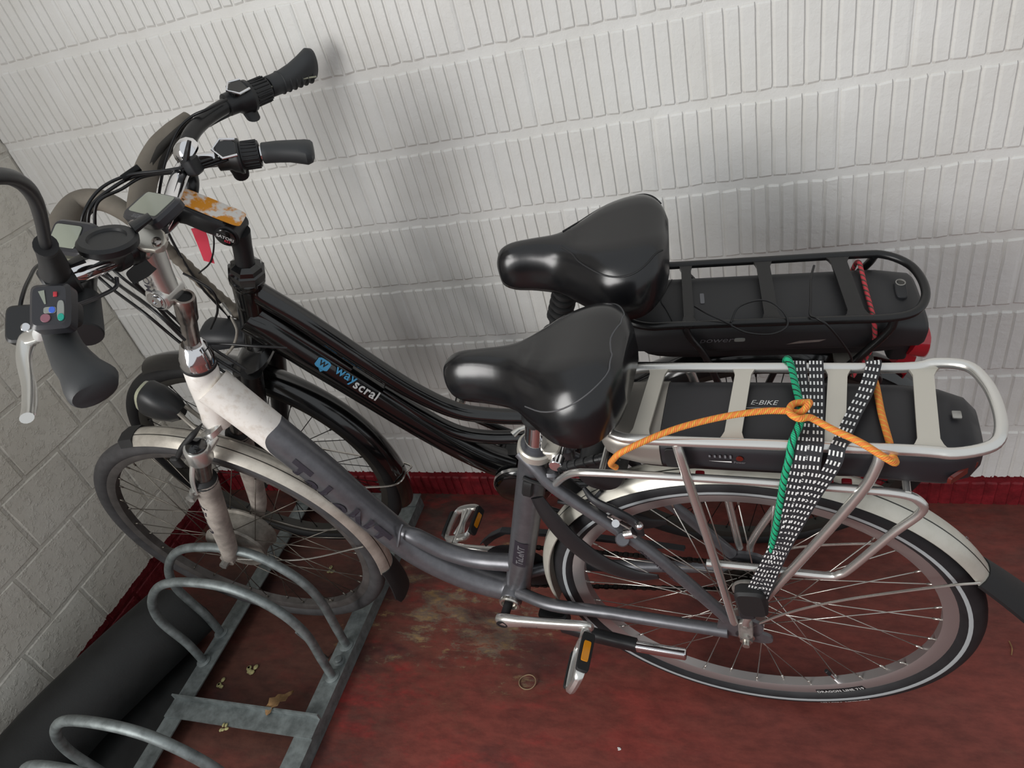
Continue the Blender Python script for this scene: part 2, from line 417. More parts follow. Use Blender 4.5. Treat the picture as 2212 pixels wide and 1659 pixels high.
    def build(s, name, mats, parent=None, angle=38, flat=False):
        me = bpy.data.meshes.new(name); me.from_pydata(s.v, [], s.f)
        for m in (mats if isinstance(mats, (list, tuple)) else [mats]): me.materials.append(M[m])
        uvl = me.uv_layers.new(name='uv')
        flatuv = [c for f in s.uv for w in f for c in w]
        uvl.data.foreach_set('uv', flatuv)
        me.polygons.foreach_set('material_index', s.mi)
        bm = bmesh.new(); bm.from_mesh(me); bmesh.ops.recalc_face_normals(bm, faces=bm.faces); bm.to_mesh(me); bm.free()
        if not flat:
            me.polygons.foreach_set('use_smooth', [True] * len(me.polygons)); me.set_sharp_from_angle(angle=math.radians(angle))
        me.update()
        return link(name, me, parent)
def link(name, me, parent=None):
    o = bpy.data.objects.new(name, me); COL.objects.link(o)
    if parent is not None: o.parent = parent
    return o
def tag(o, label=None, cat=None, group=None, kind=None):
    if label: o['label'] = label
    if cat: o['category'] = cat
    if group: o['group'] = group
    if kind: o['kind'] = kind
    return o
def thing(name, label, cat, mat, group=None):
    o = bpy.data.objects.new(name, None); COL.objects.link(o); o.matrix_world = mat; o.empty_display_size = 0.1
    return tag(o, label, cat, group)
FONT = None
def text_geo(body, size, shear=0.0, thick=0.0, spacing=1.0):
    cu = bpy.data.curves.new('t', 'FONT'); cu.body = body; cu.size = size; cu.shear = shear; cu.offset = thick; cu.space_character = spacing; cu.resolution_u = 3
    o = bpy.data.objects.new('t', cu); COL.objects.link(o)
    dg = bpy.context.evaluated_depsgraph_get(); me = bpy.data.meshes.new_from_object(o.evaluated_get(dg))
    bpy.data.objects.remove(o); bm = bmesh.new(); bm.from_mesh(me); bpy.data.meshes.remove(me)
    bmesh.ops.triangulate(bm, faces=bm.faces)
    for _ in range(4):
        le = [e for e in bm.edges if e.calc_length() > size * 0.3]
        if not le: break
        bmesh.ops.subdivide_edges(bm, edges=le, cuts=1); bmesh.ops.triangulate(bm, faces=bm.faces)
    vs = [v.co.copy() for v in bm.verts]; bm.verts.index_update(); fs = [tuple(v.index for v in f.verts) for f in bm.faces]; bm.free()
    return vs, fs
def text(name, body, size, fn, mat, parent, center=True, **kw):
    """fn maps (u, v) in the text's plane to a 3D point on the surface"""
    vs, fs = text_geo(body, size, **kw)
    x0 = min(v.x for v in vs); x1 = max(v.x for v in vs); y0 = min(v.y for v in vs); y1 = max(v.y for v in vs)
    cx, cy = ((x0 + x1) / 2, (y0 + y1) / 2) if center else (x0, y0)
    me = bpy.data.meshes.new(name); me.from_pydata([tuple(fn(v.x - cx, v.y - cy)) for v in vs], [], fs); me.materials.append(M[mat]); me.update()
    return link(name, me, parent)
def planar(o, xd, yd):
    o = V(o); xd = V(xd).normalized(); yd = V(yd); yd = (yd - xd * yd.dot(xd)).normalized()
    return lambda u, v: o + xd * u + yd * v
def on_tube(a, b, ra, rb, up, s0, phi0, out=0.0008, flip=1, side=(0, -1, 0)):
    """text running from a to b along a tube; up = direction of the letters' tops, side = facing direction"""
    a = V(a); b = V(b); T = (b - a).normalized(); L = (b - a).length; sd = V(side); sd = (sd - T * sd.dot(T)).normalized(); up = (V(up) - T * V(up).dot(T)); up = (up - sd * up.dot(sd)).normalized()
    def fn(u, v):
        s = s0 + u; r = ra + (rb - ra) * s / L + out; ph = phi0 + v / r
        return a + T * s + (sd * math.cos(ph) + up * math.sin(ph)) * r
    return fn

# ------------------------------------------------------------ the room
def struct(name, mb, mat): 
    o = mb.build(name, mat, None, flat=True); o['kind'] = 'structure'; return o
m = MB(); m.box((-0.2, -4.2, -0.1), (4.2, 0.2, 0.0)); floor = struct('floor', m, 'floor')
m = MB(); m.box((-0.2, 0.0033, 0.0), (4.2, 0.2, 2.6)); wall_back = struct('wall_back', m, 'wall')
m = MB(); m.box((-0.2, -1.75, 0.0), (-0.0035, 0.0042, 2.6)); wall_left = struct('wall_left', m, 'wall_left')
HB, LB, LL = 0.1603, 0.3205, 0.1957
def ribbed_block(seed, x0=0.0, x1=LB):
    """one block: face at y=0, eleven vertical grooves, its own rounded uneven edge"""
    rnd = random.Random(seed); j = 0.001; sp = LB / 12.55
    xs = [(j, 0.004), (j + 0.0028, 0.0014), (j + 0.0075, 0.0)]
    for i in range(11):
        c = 1.275 * sp + i * sp
        xs += [(c - 0.0036, 0.0), (c - 0.0025, 0.0034), (c - 0.0004, 0.0037), (c + 0.0043, 0.0)]
    xs += [(LB - j - 0.0075, 0.0), (LB - j - 0.0028, 0.0014), (LB - j, 0.004)]
    xs = [q for q in xs if x0 - 1e-6 <= q[0] <= x1 + 1e-6]
    if x0 > 0: xs = [(x0, 0.0)] + xs
    if x1 < LB: xs = xs + [(x1, 0.0)]
    zs = [0.0055, 0.0105, 0.02, 0.05, 0.08, 0.11, 0.142, 0.1495, HB - 0.0055]
    top = [rnd.uniform(0, 0.0035) for _ in range(80)]; bot = [rnd.uniform(0, 0.0035) for _ in range(80)]
    wob = [[rnd.gauss(0, 0.00028) for _ in zs] for _ in range(80)]
    mb = MB(); rows = []
    for k, z in enumerate(zs):
        row = []
        for i, (x, d) in enumerate(xs):
            g = max(0, (i - 3) // 4) if 3 <= i < len(xs) - 3 else 70
            zz = z - (top[g] if k == len(zs) - 1 else top[g] * 0.7 if k == len(zs) - 2 else 0) + (bot[g] if k == 0 else bot[g] * 0.7 if k == 1 else 0)
            dd = d
            if k in (0, len(zs) - 1): dd = max(d, 0.0036)
            row.append((x + (wob[g][k] if 0 < i < len(xs) - 1 else 0), dd, zz))
        rows.append(row)
    mb.quad_strip(rows, False, False, None, False)
    me = bpy.data.meshes.new('block'); me.from_pydata(mb.v, [], mb.f); me.materials.append(M['wall'])
    me.polygons.foreach_set('use_smooth', [True] * len(me.polygons)); me.set_sharp_from_angle(angle=math.radians(14)); me.update(); return me
VAR = [ribbed_block(i) for i in range(9)]
CUT = {}
OFF = {0: 0.070, 1: 0.262, 2: 0.060, 3: 0.264, 4: 0.0547, 5: 0.2601, 6: 0.0439, 7: 0.256}
cnt = 0
for jrow in range(-1, 13):
    zb = 0.0807 + HB * jrow; off = OFF.get(jrow, 0.26 if jrow % 2 else 0.05); x = off - LB
    while x < 3.0:
        if x + LB > 0.02:
            if x < 0:
                key = round(-x, 4)
                if key not in CUT: CUT[key] = ribbed_block(50 + len(CUT), -x, LB)
                me = CUT[key]
            else: me = VAR[(jrow * 5 + int(x * 7) + cnt) % 9]
            o = link('block', me, wall_back); o.location = (x, 0, zb); cnt += 1
        x += LB
def plain_block(seed, L):
    rnd = random.Random(seed); mb = MB(); ys = [0.004, 0.0065, L * 0.3, L * 0.5, L * 0.7, L - 0.0065, L - 0.004]; zs = [0.005, 0.0075, 0.05, 0.09, 0.12, HB - 0.0075, HB - 0.005]
    rows = []
    for k, z in enumerate(zs):
        rows.append([(-0.0026 if i in (0, 6) or k in (0, 6) else rnd.gauss(0.0, 0.0004), -(y + rnd.gauss(0, 0.0008)), z + rnd.gauss(0, 0.0008)) for i, y in enumerate(ys)])
    mb.quad_strip(rows, False, False, None, False)
    me = bpy.data.meshes.new('block'); me.from_pydata(mb.v, [], [f[::-1] for f in mb.f]); me.materials.append(M['wall_left'])
    me.polygons.foreach_set('use_smooth', [True] * len(me.polygons)); me.set_sharp_from_angle(angle=math.radians(14)); me.update(); return me
LV = [plain_block(i, LL) for i in range(6)]; LCUT = {}
LOFF = {0: 0.565, 1: 0.4615, 2: 0.3725, 3: 0.4815}
for jrow in range(-1, 9):
    zb = 0.0678 + HB * jrow; off = LOFF.get(jrow, 0.47 if jrow % 2 else 0.372); y = off % LL - LL
    while y < 1.70:
        if y < 0:
            if y + LL > 0.015:
                key = round(y + LL, 4)
                if key not in LCUT: LCUT[key] = plain_block(60 + len(LCUT), y + LL)
                o = link('block', LCUT[key], wall_left); o.location = (0, 0, zb)
        else: o = link('block', LV[(jrow * 3 + int(y * 9)) % 6], wall_left); o.location = (0, -y, zb)
        y += LL

# ------------------------------------------------------------ bicycle building blocks
HUB = 0.352
def fmat(o, u, n, v):
    return Matrix(((u[0], n[0], v[0], o[0]), (u[1], n[1], v[1], o[1]), (u[2], n[2], v[2], o[2]), (0, 0, 0, 1)))
def spoke_mesh(rf, yf, lean, mat, rim=0.303):
    mb = MB(); b = V((rim * math.cos(0), yf * 0.12, 0)); a = V((rf * math.cos(lean), yf, rf * math.sin(lean)))
    mb.tube([a, b], 0.00105, 5, smooth=False); d = (a - b).normalized(); mb.tube([b, b + d * 0.014], 0.0021, 5, smooth=False)
    me = bpy.data.meshes.new('spoke'); me.from_pydata(mb.v, [], mb.f); me.materials.append(M[mat])
    me.polygons.foreach_set('use_smooth', [True] * len(me.polygons)); me.update(); return me
def wheel(parent, name, c, rimmat, tyremat, spokemat, hubfn, rf, yf, rot=None, phase=0.0, rdepth=0.300, lean=1.15, tw=0.0195):
    m = MB()
    m.revolve_y((0, 0, 0), [(-0.0125, 0.318), (-0.0125, rdepth + 0.008), (-0.0085, rdepth), (0.0085, rdepth), (0.0125, rdepth + 0.008), (0.0125, 0.318), (0.0105, 0.318), (0.0095, 0.3125), (-0.0095, 0.3125), (-0.0105, 0.318)], 110)
    w = m.build(name, rimmat, parent, 30)
    w.matrix_local = Matrix.Translation(c) @ (rot or Matrix.Identity(4))
    m = MB(); m.revolve_y((0, 0, 0), [(tw * math.sin(2 * PI * j / 20), 0.333 - tw * math.cos(2 * PI * j / 20)) for j in range(20)], 110)
    m.build('tyre', tyremat, w)
    m = MB(); hubfn(m); m.build('hub', 'hub_dirty' if 'motor' in hubfn.__name__ else 'alu_dull', w)
    P = {}
    for i in range(36):
        sd = -1 if i % 2 else 1; ln = lean if (i // 2) % 2 else -lean
        if (sd, ln) not in P: P[(sd, ln)] = spoke_mesh(rf, yf * sd, ln, spokemat, rdepth + 0.003)
        o = link('spoke', P[(sd, ln)], w); o.rotation_euler = (0, -(2 * PI * i / 36 + phase), 0)
    return w
def hub_plain(m):
    m.lathe((0, -0.062, 0), (0, 1, 0), [(0, 0.004), (0, 0.006), (0.018, 0.007), (0.022, 0.012), (0.028, 0.014), (0.028, 0.03), (0.032, 0.03), (0.034, 0.017), (0.08, 0.017), (0.082, 0.03), (0.086, 0.03), (0.088, 0.014), (0.12, 0.008), (0.124, 0.004)])
def hub_motor(m):
    m.lathe((0, -0.056, 0), (0, 1, 0), [(0, 0.004), (0, 0.008), (0.012, 0.014), (0.018, 0.035), (0.021, 0.06), (0.024, 0.073), (0.03, 0.075), (0.032, 0.067), (0.075, 0.067), (0.078, 0.075), (0.083, 0.073), (0.088, 0.05), (0.093, 0.03), (0.1, 0.012), (0.112, 0.004)])
def mudguard(parent, name, c, a0, a1, mat, R=0.373, w=0.027, rot=None):
    out = []; n = 8
    for j in range(n + 1):
        y = -w + 2 * w * j / n; out.append((y, R - 0.016 * abs(y / w) ** 2.6))
    prof = out + [(y * 0.94, r - 0.002) for y, r in out[::-1]]
    m = MB(); m.revolve_y((0, 0, 0), prof, 60, math.radians(a0), math.radians(a1))
    o = m.build(name, mat, parent, 40); o.matrix_local = Matrix.Translation(c) @ (rot or Matrix.Identity(4)); return o
def pedal(parent, c, ax, fx, nz, with_reflector=True):
    """c: inner end of the spindle; ax: spindle direction, fx: fore-aft direction, nz: plate normal"""
    c = V(c); ax = V(ax).normalized(); fx = V(fx); fx = (fx - ax * fx.dot(ax)).normalized(); nz = ax.cross(fx)
    P = lambda a, f, z=0: c + ax * a + fx * f + nz * z
    m = MB(); m.cyl(P(0.0, 0), P(0.02, 0), 0.0085, seg=12); m.cyl(P(0.02, 0), P(0.105, 0), 0.008, 0.006, seg=12)
    ring = [P(0.018, -0.02), P(0.018, 0.02), P(0.03, 0.034), P(0.088, 0.034), P(0.102, 0.022), P(0.104, -0.022), P(0.088, -0.034), P(0.03, -0.034)]
    m.tube(ring, 0.0085, 8, 3, True, flat=(0.35, fx)); m.tube([P(0.03, -0.012), P(0.06, -0.004, 0), P(0.1, -0.012)], 0.0045, 8); m.tube([P(0.03, 0.012), P(0.06, 0.004), P(0.1, 0.012)], 0.0045, 8)
    b = m.build('pedal', 'alu', parent)
    for s in (-1, 1):
        m = MB(); m.rbox(P(0.061, s * 0.041), ax, nz, fx, (0.036, 0.0115, 0.004), 0.001, 8); m.build('pedal_pad', 'black_rubber', b)
        if with_reflector:
            m = MB(); m.rbox(P(0.061, s * 0.0452), ax, nz, fx, (0.019, 0.0065, 0.0015), 0.0005, 8); m.build('pedal_reflector', 'reflector', b)
    return b
def grip(parent, pts, wing, up, mat='grip_rubber', r0=0.0165, wend=0.036, th=0.0165, name='grip'):
    """ergonomic grip: round at the clamp end, widening into a palm wing"""
    a, b = V(pts[0]), V(pts[1]); T = (b - a).normalized(); wd = V(wing); wd = (wd - T * wd.dot(T)).normalized(); n = T.cross(wd)
    m = MB(); secs = []
    for t, wi, off, h in ((0, .94 * r0, 0, .94 * r0), (0.02, r0, 0, r0), (0.12, r0, 0, r0), (0.3, r0 * 1.06, 0.001, r0 * 1.03), (0.5, r0 * 1.22, 0.004, r0 * 1.02), (0.7, wend * 0.8, 0.010, th), (0.86, wend * 0.98, 0.0145, th), (0.96, wend * 0.9, 0.0135, th * 0.86), (1.0, wend * 0.66, 0.010, th * 0.6)):
        secs.append((a.lerp(b, t) + wd * off, wd * wi, n * h, 2.2))
    m.loft(secs, 22); return m.build(name, mat, parent, 50)
def saddle(parent, prof, seam=None, mat='saddle'):
    """prof: (x, half width, top z, edge z)"""
    n = 18; secs = []
    def pt(row, th):
        x, w, zt, zb = row; c, s_ = math.cos(th), math.sin(th)
        dip = -0.006 * math.exp(-(c / 0.22) ** 2) * (1 if row[1] > 0.06 else 0.2)
        k = min(1.0, max(0.0, (w - 0.032) / 0.06)); ec = 0.92 - 0.30 * k; es = 0.95 - 0.23 * k
        return V((x, w * (abs(c) ** ec) * (1 if c >= 0 else -1), zb + (zt - zb) * (abs(s_) ** es) + dip))
    P = []
    xs = [r[0] for r in prof]
    dense = []
    for i in range(len(prof) - 1):
        for q in range(4):
            t = q / 4; p0 = prof[max(0, i - 1)]; p1 = prof[i]; p2 = prof[i + 1]; p3 = prof[min(len(prof) - 1, i + 2)]
            dense.append(tuple(0.5 * (2 * p1[k] + (p2[k] - p0[k]) * t + (2 * p0[k] - 5 * p1[k] + 4 * p2[k] - p3[k]) * t * t + (3 * p1[k] - p0[k] - 3 * p2[k] + p3[k]) * t ** 3) for k in range(4)))
    dense.append(prof[-1])
    m = MB(); rings = []
    for r in dense:
        top = [pt(r, PI * j / n) for j in range(n + 1)]
        x, w, zt, zb = r
        bot = [V((x, -w * 0.86, zb - 0.012)), V((x, 0, zb - 0.014)), V((x, w * 0.86, zb - 0.012))]
        rings.append(top + bot)
    m.quad_strip(rings); o = m.build('saddle', mat, parent, 75)
    return o, pt, dense
def cable(parent, pts, r=0.0024, mat='cable', name='cable', k=8):
    m = MB(); m.tube(pts, r, 7, k); return m.build(name, mat, parent, 60)
def both(f):
    for s in (-1, 1): f(s)
# ------------------------------------------------------------ the silver and white e-bike in front
B1 = thing('bicycle', 'silver and white step-through e-bike with dark grey frame, nearest the camera', 'bicycle',
           fmat((1.686, -0.5312, 0.0), (0.9977, -0.068, 0), (0.0678, 0.9938, 0.0879), (-0.006, -0.0877, 0.9961)))
FH = (-1.131, 0.0, 0.372)
SR = Matrix.Rotation(0.06, 4, V((0.35, 0, 0.937)))
DT = [(-0.882, 0, 0.868), (-0.86, 0, 0.828), (-0.812, 0, 0.737), (-0.761, 0, 0.632), (-0.713, 0, 0.514), (-0.652, 0, 0.40), (-0.57, 0, 0.328), (-0.49, 0, 0.296), (-0.455, 0, 0.30)]
m = MB()
m.tube(DT, [0.036, 0.034, 0.033, 0.0325, 0.032, 0.031, 0.030, 0.028, 0.026], 22, 6)
m.lathe((-0.93, 0, 0.775), (0.052, 0, 0.143), [(0, 0.0265), (0.004, 0.0285), (0.035, 0.027), (0.07, 0.0275), (0.11, 0.029), (0.143, 0.0285), (0.146, 0.026)], 28)
m.tube([(-0.665, 0, 0.462), (-0.635, 0, 0.448), (-0.585, 0, 0.408), (-0.519, 0, 0.387), (-0.44, 0, 0.39)], [0.012, 0.0175, 0.018, 0.018, 0.018], 18)
m.tube([(-0.452, 0, 0.296), (-0.436, 0, 0.352), (-0.313, 0, 0.716), (-0.302, 0, 0.748)], 0.0255, 22, smooth=False)
m.cyl((-0.457, -0.036, 0.303), (-0.457, 0.036, 0.303), 0.0225, seg=24, bevel=0.002)
for s in (-1, 1):
    m.tube([(-0.44, s * 0.022, 0.318), (-0.36, s * 0.045, 0.328), (-0.259, s * 0.05, 0.337), (-0.128, s * 0.058, 0.347), (-0.03, s * 0.064, 0.354)], [0.0125, 0.0125, 0.012, 0.0115, 0.0115], 14)
    m.tube([(-0.328, s * 0.012, 0.742), (-0.30, s * 0.026, 0.715), (-0.27, s * 0.036, 0.679), (-0.142, s * 0.055, 0.565), (-0.03, s * 0.063, 0.40)], [0.011, 0.011, 0.0108, 0.0105, 0.0105], 14)
    m.loft([((-0.01, s * 0.061, 0.375), (0.036, 0, -0.004), (0.008, 0, 0.03), 2.6), ((-0.01, s * 0.067, 0.375), (0.036, 0, -0.004), (0.008, 0, 0.03), 2.6)], 20)
    m.loft([((0.012, s * 0.061, 0.352), (0.030, 0, -0.006), (0.003, 0, 0.016), 2.4), ((0.012, s * 0.067, 0.352), (0.030, 0, -0.006), (0.003, 0, 0.016), 2.4)], 20)
frame = m.build('frame', 'frame', B1, 45)
# weld bead at the brace, lettering
m = MB(); m.tube([(-0.662, -0.029, 0.452), (-0.655, -0.024, 0.468), (-0.652, -0.012, 0.482), (-0.65, 0.0, 0.486)], 0.003, 7); m.build('weld_bead', 'frame_grey', frame)
text('lettering', 'TaLeNT', 0.072, on_tube((-0.812, 0, 0.737), (-0.652, 0, 0.40), 0.033, 0.031, (0.9, 0, 0.42), 0.171, -0.10, 0.0016), 'dark_print', frame, thick=0.0022, spacing=1.06, shear=-0.1)
sx = V((-0.313, 0, 0.716)) - V((-0.452, 0, 0.296)); sx.normalize()
def st_fn(s0, phi0):
    return on_tube((-0.452, 0, 0.296), (-0.313, 0, 0.716), 0.0255, 0.0255, (-1, 0, 0.3), s0, phi0, 0.0009, side=(0, -1, 0))
vs = st_fn(0.175, 0.05); m = MB(); m.quad_strip([[vs(-0.042 + 0.084 * i / 10, -0.0135 + 0.027 * j / 6) for j in range(7)] for i in range(11)], False, cap=False); m.build('seat_tube_label', 'dark_print', frame)
f2 = on_tube((-0.452, 0, 0.296), (-0.313, 0, 0.716), 0.0255, 0.0255, (-1, 0, 0.3), 0.175, 0.0, 0.0014)
text('label_lettering', 'TaLeNT', 0.019, f2, 'grey_print', frame, thick=0.0004, shear=0.2)
m = MB(); m.lathe((-0.457, -0.036, 0.303), (0, -1, 0), [(0, 0.021), (0.006, 0.0225), (0.009, 0.021), (0.009, 0.017), (0.002, 0.016), (0.001, 0.004)]); m.build('bottom_bracket_cup', 'steel', frame)
m = MB(); m.rbox((0.0, -0.072, 0.385), (1, 0, 0.2), (0, 0, 1), (0, 1, 0), (0.012, 0.026, 0.004), 0.001, 5); both(lambda s: m.cyl((0.0, -0.076, 0.385 + s * 0.016), (0.0, -0.08, 0.385 + s * 0.016), 0.005, seg=6)); m.build('carrier_bracket', 'alu_dull', frame)
# suspension fork (steered slightly with the front wheel)
fk = MB()
for s in (-1, 1):
    fk.tube([(-0.99, s * 0.062, 0.672), (-1.04, s * 0.064, 0.55), (-1.085, s * 0.064, 0.44), (-1.112, s * 0.063, 0.39)], [0.0235, 0.0225, 0.0195, 0.0165], 18)
    fk.loft([((-1.127, s * 0.06, 0.375), (0.016, 0, 0), (0, 0, 0.017), 2.5), ((-1.127, s * 0.069, 0.375), (0.016, 0, 0), (0, 0, 0.017), 2.5)], 16)
fork = fk.build('fork', 'bag_white', B1)
m = MB(); m.loft([((-0.938, 0, 0.762), (0.030, 0, 0.01), (0, 0.045, 0), 3), ((-0.934, 0, 0.775), (0.030, 0, 0.01), (0, 0.04, 0), 3), ((-0.93, 0, 0.783), (0.022, 0, 0.008), (0, 0.026, 0), 3)], 24)
for s in (-1, 1):
    m.lathe((-0.955, s * 0.062, 0.735), (0.35, 0, 0.937), [(0, 0.022), (0.004, 0.0235), (0.034, 0.0245), (0.039, 0.022), (0.039, 0.019)], 24)
    m.loft([((-0.942, s * 0.03, 0.757), (0.022, 0, 0.008), (-0.004, 0, 0.012), 2.5), ((-0.944, s * 0.055, 0.752), (0.02, 0, 0.007), (-0.004, 0, 0.014), 2.5)], 16)
m.build('fork_crown', 'alu', fork)
for s in (-1, 1):
    m = MB(); m.cyl((-0.953, s * 0.062, 0.74), (-0.992, s * 0.062, 0.67), 0.0165, seg=22); m.build('stanchion', 'chrome_dull', fork)
    m = MB(); m.lathe((-0.941, s * 0.062, 0.772), (0.35, 0, 0.937), [(0, 0.019), (0.002, 0.0185), (0.004, 0.015), (0.005, 0.003)]); m.build('fork_cap', 'black_gloss', fork)
    m = MB(); m.lathe((-0.996, s * 0.062, 0.664), (0.37, 0, 0.93), [(0, 0.024), (0.005, 0.0265), (0.008, 0.024), (0.012, 0.0255), (0.016, 0.022), (0.02, 0.0185)]); m.build('fork_seal', 'black_rubber', fork)
text('fork_lettering', 'NVX', 0.05, on_tube((-0.998, -0.062, 0.655), (-1.1, -0.064, 0.41), 0.0236, 0.0195, (1, 0, 0.4), 0.11, 0.1, 0.0012), 'dark_print', fork, thick=0.0012, shear=0.25, spacing=1.15)
m = MB(); m.tube([(-0.962, -0.07, 0.745), (-0.985, -0.085, 0.70), (-1.0, -0.09, 0.66)], 0.0055, 8, flat=(0.5, (0, 1, 0))); m.build('brake_arm', 'alu', fork)
m = MB(); m.cyl((-1.012, -0.075, 0.655), (-1.012, -0.1, 0.655), 0.009, seg=12); m.cyl((-1.025, -0.09, 0.64), (-1.0, -0.09, 0.672), 0.006, seg=10); m.build('brake_pad_holder', 'alu_dull', fork)
m = MB(); m.cyl((-1.131, -0.058, 0.372), (-1.131, -0.083, 0.372), 0.0095, seg=6); m.build('axle_nut', 'alu_dull', fork); m = MB(); m.cyl((-1.131, 0.058, 0.372), (-1.131, 0.092, 0.372), 0.0095, seg=6); m.build('axle_nut', 'alu_dull', fork)
fw = wheel(B1, 'front_wheel', FH, 'rim_grey', 'tyre_grey', 'spoke_dark', hub_motor, 0.073, 0.026, SR, 0.04, lean=0.55)
fm = mudguard(B1, 'front_mudguard', FH, -14, 96, 'mudguard_front', rot=SR)
m = MB(); rr = []
for i in range(7):
    a = math.radians(-13 - 17 * i / 6); R0 = 0.374 + 0.006 * i; w = 0.027 + 0.0016 * i
    rr.append([V(((R0 - 0.012 * abs(y / w) ** 3) * math.cos(a), y, (R0 - 0.012 * abs(y / w) ** 3) * math.sin(a))) for y in [w * (-1 + 2 * q / 8) * (1 if i < 6 else 0.8) for q in range(9)]] + [V(((R0 - 0.003 - 0.012 * abs(y / w) ** 3) * math.cos(a), y, (R0 - 0.003 - 0.012 * abs(y / w) ** 3) * math.sin(a))) for y in [w * (1 - 2 * q / 8) * (1 if i < 6 else 0.8) for q in range(9)]])
m.quad_strip(rr); m.build('mud_flap', 'black_rubber', fm)
m = MB(); m.revolve_y((0, 0, 0), [(-0.0275, 0.356), (-0.02, 0.3715), (0, 0.3755), (0.02, 0.3715), (0.0275, 0.356), (0.025, 0.354), (0, 0.372), (-0.025, 0.354)], 8, math.radians(95), math.radians(101)); m.build('mudguard_trim', 'black_rubber', fm)
m = MB(); m.tube([(0.0, -0.06, 0.0), (0.17, -0.04, -0.02), (0.352, -0.028, 0.03)], 0.0019, 6); m.tube([(0.0, 0.06, 0.0), (0.17, 0.04, -0.02), (0.352, 0.028, 0.03)], 0.0019, 6); m.build('mudguard_stay', 'steel', fm)
# rear wheel
rw = wheel(B1, 'rear_wheel', (0, 0, HUB), 'rim_silver', 'tyre', 'steel', hub_plain, 0.029, 0.03, None, 0.02, 0.294, tw=0.0215)
m = MB(); m.revolve_y((0, 0, 0), [(-0.0216, 0.3325), (-0.0218, 0.3295), (-0.0210, 0.3265), (-0.019, 0.3265), (-0.019, 0.3325)], 110); m.build('reflective_stripe', 'stripe_grey', rw)
AL = math.atan2(*(lambda p: (p[2] - HUB, p[0]))((0.1552, -0.0127, 0.0923)))
def rim_fn(r0, up, y): return lambda u, v: V(((r0 + up * v) * math.cos(AL + u / r0), y, (r0 + up * v) * math.sin(AL + u / r0)))
m = MB(); q = rim_fn(0.3105, -1, -0.0131); m.quad_strip([[q(-0.047 + 0.094 * i / 10, v) for v in (-0.0072, 0.0072)] for i in range(11)], False, cap=False); q = rim_fn(0.301, -1, -0.0125); m.quad_strip([[V(((0.3045 - t * 0.009) * math.cos(AL + a), -0.0132 + t * 0.026, (0.3045 - t * 0.009) * math.sin(AL + a))) if t < 0.3 else V((0.2962 * math.cos(AL + a), -0.0125 + t * 0.025, 0.2962 * math.sin(AL + a))) for t in (0, 0.25, 0.4, 0.8)] for a in (-0.048, -0.024, 0, 0.024, 0.048)], False, cap=False); m.build('rim_label', 'black_matt', rw)
text('rim_lettering', 'DRAGON LINE 719', 0.0102, rim_fn(0.3105, -1, -0.0137), 'white_print', rw, thick=0.0003, spacing=1.08)
m = MB(); rv = 0.297; ca, sa = math.cos(AL + 0.0), math.sin(AL + 0.0); m.cyl((rv * ca, 0, rv * sa), ((rv - 0.028) * ca, 0, (rv - 0.028) * sa), 0.0036, seg=10); v_ = m.build('valve', 'chrome', rw)
m = MB(); m.cyl(((rv - 0.026) * ca, 0, (rv - 0.026) * sa), ((rv - 0.04) * ca, 0, (rv - 0.04) * sa), 0.0045, 0.004, seg=10, bevel=0.001); m.build('valve_cap', 'black_plastic', rw)
def tyre_fn(r0, dirn, a0): return lambda u, v: V(((r0 + v) * math.cos(a0 + dirn * u / r0), -math.sqrt(max(1e-9, 0.0215 ** 2 - (r0 + v - 0.333) ** 2)) - 0.0007, (r0 + v) * math.sin(a0 + dirn * u / r0)))
text('tyre_lettering', 'MICHELIN  PROTEK', 0.011, tyre_fn(0.3405, -1, AL - 0.02), 'white_print', rw, thick=0.0003)
m = MB()
for i, r in enumerate((0.05, 0.044, 0.038, 0.033, 0.028, 0.024)):
    m.lathe((0, 0.033 + i * 0.0045, 0), (0, 1, 0), [(0, 0.018), (0, r), (0.002, r + 0.002), (0.004, r), (0.004, 0.018)], 30)
m.build('sprocket', 'chain', rw)
m = MB(); m.cyl((0.0, -0.066, HUB), (0.0, -0.078, HUB), 0.0105, seg=6); m.cyl((0, -0.078, HUB), (0, -0.086, HUB), 0.006, seg=12); m.lathe((0, -0.0675, HUB), (0, -1, 0), [(0, 0.0135), (0.002, 0.0135)]); m.build('axle_nut', 'steel', B1); m = MB(); m.cyl((0.0, 0.066, HUB), (0.0, 0.08, HUB), 0.0105, seg=6); m.build('axle_nut', 'steel', B1)
rm = mudguard(B1, 'rear_mudguard', (0, 0, HUB), 26, 191, 'mudguard_rear', 0.374)
m = MB(); rr = []
for i in range(9):
    t = i / 8; a = math.radians(27 - 4 * t); c = V((0.374 * math.cos(a), 0, 0.374 * math.sin(a))) + V((0.115 * t, 0, -0.105 * t - 0.03 * t * t)); w = 0.029 + 0.016 * t
    nn = V((math.cos(a) * (1 - t) + 0.62 * t, 0, math.sin(a) * (1 - t) + 0.78 * t)).normalized(); crv = 0.016 * (1 - 0.5 * t)
    rr.append([c + V((0, w * (-1 + 2 * q / 8), 0)) - nn * crv * abs(-1 + 2 * q / 8) ** 2.4 + nn * 0.002 for q in range(9)] + [c + V((0, w * (1 - 2 * q / 8), 0)) - nn * (crv * abs(1 - 2 * q / 8) ** 2.4 + 0.003) for q in range(9)])
m.quad_strip(rr); m.build('mud_flap', 'black_rubber', rm)
m = MB(); m.tube([(0.005, -0.066, 0.03), (0.07, -0.06, 0.085), (0.15, -0.05, 0.125), (0.27, -0.036, 0.165), (0.318, -0.0285, 0.172)], 0.0021, 7); m.tube([(0.005, 0.066, 0.03), (0.07, 0.06, 0.085), (0.15, 0.05, 0.125), (0.27, 0.036, 0.165), (0.318, 0.0285, 0.172)], 0.0021, 7); m.build('mudguard_stay', 'steel', rm)
